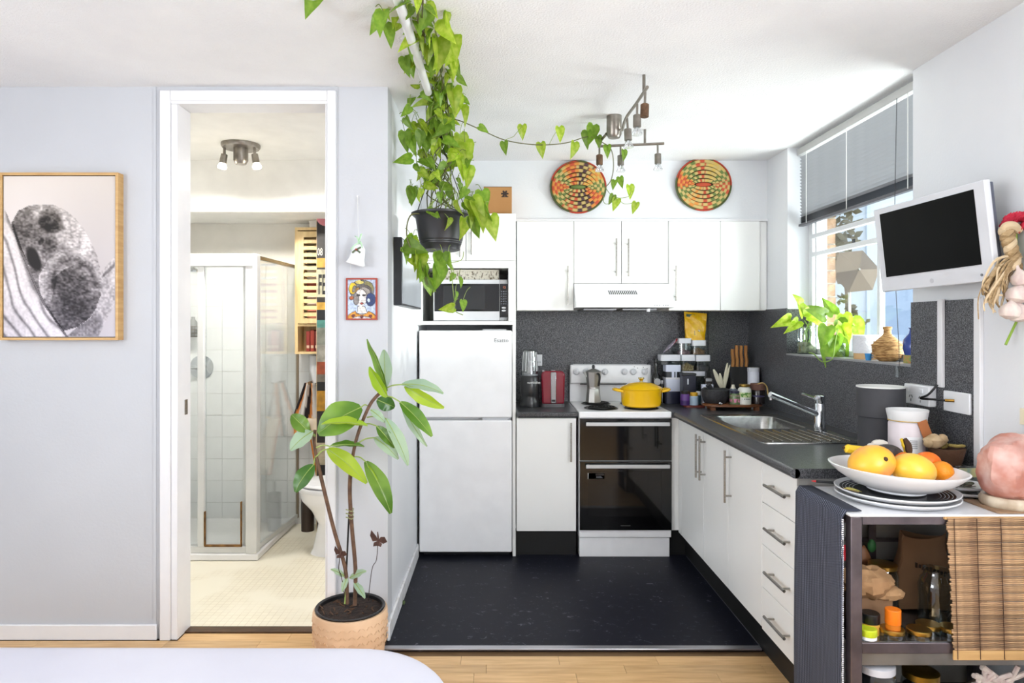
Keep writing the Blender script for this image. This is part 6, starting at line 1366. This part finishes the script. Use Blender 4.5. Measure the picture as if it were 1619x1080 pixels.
for i in range(30):
    a = rng.uniform(0, 6.28); q = rng.uniform(0, .12); MB().tube([(px_ + q * math.cos(a), py_ + q * math.sin(a), .226), (px_ + q * math.cos(a) + rng.uniform(-.02, .02), py_ + q * math.sin(a) + rng.uniform(-.02, .02), .234)], .0025, 4).build('bark_chip', M('bark_chip', (88, 62, 44), .9), t)
bark = M('ficus_bark', (110, 82, 62), .8, c2=(84, 60, 46), scale=40, bump=.4)
MB().tube(spline([W(549, 955, FY), W(546, 900, FY), W(530, 845, FY), W(516, 790, FY), W(502, 730, FY), W(497, 700, FY), W(498, 680, FY)], 5), [.0085] * 20 + [.007] * 11, 8).build('trunk', bark, t)
MB().tube(spline([W(561, 957, FY), W(562, 900, FY), W(556, 830, FY), W(553, 770, FY - .01), W(558, 720, FY - .02), W(568, 680, FY - .02), W(585, 640, FY - .02), W(600, 622, FY - .02)], 5), [.0088] * 20 + [.0072] * 16, 8).build('trunk', bark, t)
MB().tube([W(545, 955, FY + .02), W(552, 810, FY + .02)], .004, 6).build('support_stake', black_pl, t)
for yy in (806, 812, 818): MB().tube([W(553, yy, FY) + Vector((.016 * math.cos(R(a)), .016 * math.sin(R(a)), .004 * math.sin(R(a * 2)))) for a in range(0, 361, 24)], .0018, 5, caps=False).build('plant_tie', M('tie_green', (150, 156, 110), .8), t)
fic = Mleaf('ficus_leaf', (82, 122, 36), (120, 156, 58), 7, .3, .18, .28); fic2 = Mleaf('ficus_underside', (150, 176, 150), (168, 190, 160), 6, .25, .1, .5); ficy = Mleaf('ficus_lime', (150, 184, 40), (176, 200, 60), 6, .5, .1, .3); ficd = Mleaf('ficus_dark', (50, 92, 34), (78, 118, 48), 7, .25, .15, .25)
pet = M('ficus_petiole', (150, 170, 90), .5)
def fleaf(b, tip, w_, mat, facing=(0, -1, .3), fold=.25, droop=.02, dy=(0, 0), stemfrom=None, twist=0):
    p0 = W(b[0], b[1], FY + dy[0]); p1 = W(tip[0], tip[1], FY + dy[1]); d = p1 - p0; ln = d.length; f3 = frame3(d, facing); f3 = f3 @ Matrix.Rotation(R(twist), 3, 'Y')
    wm = w_ * FY / F / 2
    def f(u, v):
        s_ = (u - .5) * 2; wd_ = wm * (math.sin(math.pi * (v * .93 + .035)) ** .75) * (1.08 - .25 * v)
        q = Vector((s_ * wd_, ln * v, fold * abs(s_) * wd_ + .006 * math.sin(v * 17) * abs(s_) * .4 + droop * math.sin(math.pi * v)))
        return p0 + f3 @ q
    lf = MB().grid(f, 9, 14).build('leaf', mat, t)
    rbm = MB().tube([f(.5, k / 8) + (f3 @ Vector((0, 0, .0012))) for k in range(9)], [.0022 - .0016 * k / 8 for k in range(9)], 5).build('midrib', pet, lf)
    if stemfrom: MB().tube(spline([W(stemfrom[0], stemfrom[1], FY - .01), W((stemfrom[0] + b[0]) / 2, (stemfrom[1] + b[1]) / 2 - 3, FY + dy[0] / 2), p0], 4), .003, 6).build('petiole', pet, t)
fleaf((571, 644), (503, 686), 56, fic, (-.1, -1, .5), .12, .02, (-.02, -.06), (582, 642))
fleaf((581, 674), (508, 671), 20, ficy, (0, -.6, 1), .5, .015, (-.06, -.10))
fleaf((494, 682), (459, 712), 30, fic2, (-.3, -1, .5), .15, .01, (0, -.05), (498, 690)); fleaf((489, 683), (461, 656), 26, fic, (.2, -1, .2), .35, .01, (0, .03), (497, 690))
fleaf((496, 735), (467, 778), 30, ficd, (-.2, -1, .4), .12, .015, (0, -.05), (499, 722))
fleaf((518, 710), (580, 764), 28, ficy, (.3, -1, .5), .35, .03, (0, -.08), (500, 722)); fleaf((522, 706), (576, 706), 14, fic, (0, -.7, 1), .5, .01, (-.02, -.03), (500, 708))
fleaf((613, 618), (580, 536), 14, fic, (-.7, -1, .2), .7, -.01, (-.02, 0)); fleaf((608, 614), (607, 553), 24, fic2, (.4, -1, .1), .2, .01, (0, .05)); fleaf((612, 628), (584, 580), 20, ficy, (-.4, -1, .1), .5, .0, (-.03, -.04))
fleaf((635, 608), (701, 622), 24, fic2, (0, -.8, 1), .2, .02, (-.02, -.05), (603, 618)); fleaf((640, 610), (702, 645), 22, ficy, (-.2, -1, -.2), .4, .01, (-.03, -.06))
fleaf((633, 636), (683, 690), 24, fic, (.3, -1, .4), .4, .02, (-.02, -.08), (606, 626)); fleaf((636, 640), (675, 706), 14, fic2, (-.4, -1, .2), .5, .01, (-.02, -.05))
fleaf((596, 632), (624, 644), 26, ficd, (0, -1, .2), .2, .01, (0, .02)); fleaf((586, 648), (609, 668), 14, fic2, (.2, -1, .5), .2, .01, (-.02, -.03))
fleaf((610, 662), (645, 736), 22, fic2, (.5, -1, .2), .5, .02, (-.02, -.06), (580, 660)); fleaf((596, 674), (624, 708), 18, fic, (.3, -1, .3), .4, .01, (-.04, -.06), (572, 672)); fleaf((592, 692), (630, 726), 20, fic2, (.2, -1, .6), .3, .02, (-.03, -.06), (564, 702))
fleaf((578, 730), (618, 812), 30, fic, (.5, -1, .3), .35, .03, (-.02, -.08), (560, 722)); fleaf((580, 734), (606, 782), 12, ficy, (-.2, -1, .3), .4, .01, (-.03, -.07))
fleaf((546, 912), (523, 900), 11, fic2, (-.1, -.8, 1), .15, .004, (0, -.03)); fleaf((553, 914), (579, 903), 15, fic2, (.1, -.8, 1), .15, .004, (0, -.03)); fleaf((560, 920), (577, 946), 12, fic2, (.3, -.8, .8), .2, .004, (0, -.05)); fleaf((549, 912), (541, 936), 10, fic2, (0, -1, .5), .2, .004, (0, -.03), (545, 955))
# rusty moth stakes
def moth(label, cx, cy, base, k):
    tt = thing('moth_stake', label, 'ornament', W(base[0], base[1], FY), 'metal moths in the plant pot'); mm = M('moth_rust', (98, 70, 62), .6, .3, c2=(70, 48, 44), scale=40)
    Y_ = FY - .02
    def wing(pts): MB().add([W(cx + k * a, cy + k * b, Y_ + c) for a, b, c in pts], [tuple(range(len(pts)))]).build('wing', mm, tt, solid=.002, smooth=False)
    wing([(0, 4, 0), (-3, -3, -.01), (-11, -13, -.02), (-13, -4, -.02), (-9, 5, -.012)]); wing([(0, 4, 0), (4, -2, -.01), (10, -2, -.02), (14, 6, -.02), (8, 9, -.012)]); wing([(0, 4, 0), (-7, 7, -.01), (-8, 13, -.01), (-2, 12, -.004)]); wing([(0, 4, 0), (6, 9, -.01), (4, 14, -.01), (0, 12, -.004)])
    MB().tube([W(cx - k * 1, cy - k * 10, Y_ - .004), W(cx, cy, Y_ - .004), W(cx - k, cy + k * 13, Y_ - .004)], [.002, .0045, .002], 8).build('body', mm, tt)
    MB().tube(spline([W(cx - k, cy + 12 * k, Y_), W(cx - 3 * k, cy + (base[1] - cy) * .35, Y_), W((cx + base[0]) / 2 - 2, (cy + base[1]) / 2, Y_), W(base[0], base[1], FY)], 5), .0016, 5).build('wire', M('rust_wire', (60, 44, 40), .6, .4), tt)
moth('larger rusty metal moth on a wire at the right of the pot', 598, 851, (582, 950), 1.0)
moth('smaller rusty metal moth low beside the plant trunks', 538, 873, (546, 952), .75)

# ------------------------------------------------------------------ hanging pothos
HY = 3.30
hx_, hz_ = sx(697, HY), zat(337, HY)
t = thing('hanging_pothos', 'trailing lime green pothos in a black hanging pot', 'plant', (hx_, HY, 1.79))
hp = M('black_pot', (40, 40, 43), .4)
MB().lathe((hx_, HY, 1.797), [(0, .004), (.08, 0), (.092, .004), (.098, .03), (.1, .032), (.1, .038), (.102, .04), (.102, .046), (.104, .048), (.106, .054), (.122, .155), (.132, .165), (.141, .172), (.143, .18), (.137, .183), (.128, .172), (.116, .15), (0, .145)], 44).build('pot', hp, t)
MB().lathe((hx_, HY, 1.797), [(0, .15), (.06, .155), (.117, .15)], 24).build('soil', M('potting_soil'), t)
hook = Vector((hx_, HY, zat(225, HY)))
for a in (100, 220, 340): MB().tube([hook, (hx_ + .134 * math.cos(R(a)), HY + .134 * math.sin(R(a)), 1.975)], .0022, 5).build('hanger_wire', hp, t)
MB().tube([hook + Vector((0, 0, .0)), hook + Vector((0, 0, .01)), hook + Vector((0, 0, .03)), hook + Vector((0, 0, .06))], [.004, .018, .016, .005], 12).build('hanger_hook', hp, t)
MB().tube([hook + Vector((0, 0, .06)), (hx_, HY, CZ)], .003, 6).build('hanger_cord', M('white_cord', (225, 225, 222)), t)
vm = M('pothos_stem', (140, 160, 70), .5, c2=(94, 112, 44), scale=12); vm2 = M('pothos_old_stem', (92, 92, 52), .6)
def ydep(py): return 2.25 + (py / 150.0) * .95 if py < 150 else 3.20 + min(.1, (py - 150) / 600)
def cxx(py): return float(np.interp(py, [-20, 0, 60, 110, 200, 330], [645, 652, 678, 690, 692, 700]))
def hwx(py): return float(np.interp(py, [-20, 0, 60, 110, 200, 330], [44, 50, 36, 34, 42, 52]))
for i in range(17):
    ph = rng.uniform(0, 6); a_ = rng.uniform(.35, .8); pts = []
    for k in range(14):
        py = -30 + k * 28; pts.append(W(cxx(py) + hwx(py) * .7 * a_ * math.sin(ph + k * rng.uniform(.6, .9)), py, ydep(max(0, py)) + .07 * math.cos(ph + k * .8)))
    MB().tube(spline(pts, 4), .0028, 5).build('vine', rng.choice((vm, vm, vm2)), t)
def hang_leaf(px, py, Y, s_, ang=None, k=None, out=None):
    a = R(ang) if ang is not None else rng.gauss(0, .75); d = Vector((math.sin(a), rng.uniform(-.5, .15), -math.cos(a)))
    n = Vector((rng.gauss(.25, .9), -1, rng.gauss(.35, .4)))
    p = W(px, py, Y); leaf(t, p, d, n, s_, k)
    c = p + Vector((rng.uniform(-.04, .04), rng.uniform(0, .04), rng.uniform(.02, .07)))
    MB().tube(spline([c, (c + p) / 2 + Vector((0, -.01, .012)), p], 3), .0016, 4).build('petiole', vm, t)
for i in range(170):
    py = 318 * (i / 170) ** .85 - 6 + rng.uniform(-8, 8); w_ = hwx(py); x = cxx(py) + w_ * max(-1, min(1, rng.gauss(0, .55)))
    hang_leaf(x, py, ydep(max(0, py)) + rng.uniform(-.1, .1), rng.uniform(.045, .082) * (1.0 if py > 120 else .88) * (1 if py < 270 else .75))
for (x, y, s_, a, k) in ((606, 18, .08, -10, 2), (610, 38, .075, 20, 2), (598, 25, .06, -20, 3), (700, 30, .10, 15, 0), (692, 60, .11, 8, 1), (712, 58, .09, 25, 1), (705, 80, .08, -30, 0), (716, 98, .07, 20, 3), (640, 90, .08, 10, 2), (650, 90, .07, 0, 3), (717, 140, .10, 5, 1), (722, 150, .09, 0, 0), (648, 168, .06, -30, 2), (641, 186, .06, 25, 2), (640, 208, .09, 5, 2), (650, 218, .075, 10, 3), (650, 250, .075, -70, 3), (662, 255, .075, 70, 2), (652, 296, .08, -5, 2), (727, 212, .10, 10, 0), (735, 225, .12, 5, 0), (730, 250, .10, 10, 0), (738, 265, .09, 8, 1), (735, 318, .09, 60, 3), (745, 315, .12, 30, 0), (752, 322, .13, 24, 0), (762, 302, .10, 10, 2), (765, 328, .08, 15, 3), (775, 342, .105, 12, 0), (750, 343, .09, 5, 3), (738, 330, .08, 30, 1), (722, 316, .07, 10, 0), (733, 345, .09, 0, 1), (676, 333, .06, 75, 2), (684, 333, .05, 40, 2), (709, 345, .05, 0, 1)):
    hang_leaf(x, y, ydep(y) - .05 + (.0 if y < 310 else -.08), s_, a, k)
# bunch trailing over the left rim
for (x, y, s_, a, k) in ((653, 372, .08, -30, 2), (640, 388, .11, 75, 2), (652, 378, .09, 20, 0), (638, 395, .06, 30, 3), (655, 400, .08, 10, 0), (662, 402, .10, 12, 1), (668, 415, .09, 5, 2), (672, 425, .10, 8, 3), (676, 442, .07, 12, 2), (650, 408, .06, 40, 0)):
    hang_leaf(x, y, 3.19, s_, a, k)
MB().tube(spline([W(668, 338, 3.22), W(650, 340, 3.18), W(643, 360, 3.17), W(646, 385, 3.18), W(662, 412, 3.18), W(676, 450, 3.18)], 5), .0035, 6).build('vine', vm2, t)
# thin runner hanging below the pot
MB().tube(spline([W(705, 397, 3.22), W(700, 410, 3.2), W(713, 425, 3.2), W(716, 455, 3.2), W(719, 480, 3.2), W(720, 492, 3.2), W(732, 498, 3.2)], 5), .0022, 5).build('vine', vm, t)
MB().tube(spline([W(690, 398, 3.22), W(686, 408, 3.2), W(700, 415, 3.2), W(728, 412, 3.2), W(733, 398, 3.21)], 5), .0018, 5).build('vine', vm, t)
for (x, y, s_, a, k) in ((694, 402, .10, 10, 2), (700, 400, .08, -5, 3), (708, 402, .075, 10, 2), (693, 420, .11, 0, 3), (718, 433, .04, -30, 2), (726, 438, .05, 20, 2), (720, 462, .045, 10, 3), (732, 475, .05, 5, 2), (718, 486, .065, -80, 0)):
    hang_leaf(x, y, 3.2, s_, a, k)
# long runner to the track light
run = [W(715, 188, 3.2), W(730, 192, 3.22), W(760, 205, 3.28), (W(800, 222, 3.36)), W(850, 229, 3.46), W(895, 226, 3.56), W(930, 216, 3.66), W(950, 224, 3.72), W(966, 236, 3.76), W(970, 262, 3.78), W(966, 285, 3.78), W(957, 296, 3.78)]
MB().tube(spline(run, 5), .0026, 6).build('vine', vm2, t)
MB().tube(spline([W(957, 296, 3.78), W(965, 307, 3.78), W(978, 313, 3.78), W(993, 311, 3.78), W(997, 304, 3.78)], 5), .0018, 5).build('vine', vm, t); MB().tube(spline([W(978, 313, 3.78), W(986, 322, 3.78), W(1003, 321, 3.78)], 5), .0018, 5).build('vine', vm, t); MB().tube(spline([W(957, 296, 3.78), W(954, 318, 3.78), W(962, 322, 3.78), W(972, 308, 3.78)], 5), .0018, 5).build('vine', vm, t)
for (x, y, Y_, s_, a, k) in ((757, 200, 3.27, .05, 60, 2), (797, 224, 3.35, .06, 5, 2), (826, 198, 3.40, .065, -2, 0), (855, 226, 3.48, .07, 5, 0), (884, 201, 3.52, .07, 8, 0), (908, 225, 3.58, .08, -5, 0), (929, 208, 3.66, .08, -8, 3), (938, 198, 3.68, .10, -12, 2), (945, 215, 3.7, .06, 10, 2), (960, 230, 3.75, .06, 0, 3), (986, 237, 3.78, .055, 5, 2), (972, 285, 3.78, .05, -15, 2), (980, 280, 3.78, .055, 10, 3), (970, 308, 3.78, .055, -25, 2), (976, 314, 3.78, .065, -20, 0), (995, 293, 3.78, .07, 8, 0), (1006, 320, 3.78, .06, -20, 0)):
    d = Vector((math.sin(R(a)), -.1, -math.cos(R(a)))); leaf(t, W(x, y, Y_), d, (rng.uniform(-.5, .9), -1, .3), s_, k)
MB().tube([W(797, 222, 3.36), W(812, 216, 3.39), W(826, 199, 3.40)], .0014, 4).build('petiole', vm, t); MB().tube([W(868, 229, 3.5), W(875, 215, 3.51), W(884, 202, 3.52)], .0014, 4).build('petiole', vm, t)
# leaf peeking in at the top left and its runner
MB().tube(spline([W(640, -25, 2.3), W(560, -40, 2.3), W(505, -20, 2.3)], 5), .003, 5).build('vine', vm, t); leaf(t, W(503, -14, 2.3), (-.5, -.1, -1), (.2, -1, .2), .09, 2)
# white pipe along the ceiling that the vine follows
pipe = thing('ceiling_pipe', 'white pipe along the ceiling wrapped in pothos vines', 'pipe', (-.32, 2.3, 2.47))
MB().tube([(-.335, 1.2, 2.495), (-.318, 3.1, 2.495)], .017, 14).build('tube', white_pl, pipe)
for y in (1.5, 2.42, 3.05): MB().box(-.335, -.305, y - .01, y + .01, 2.495, CZ).build('clip', white_pl, pipe)
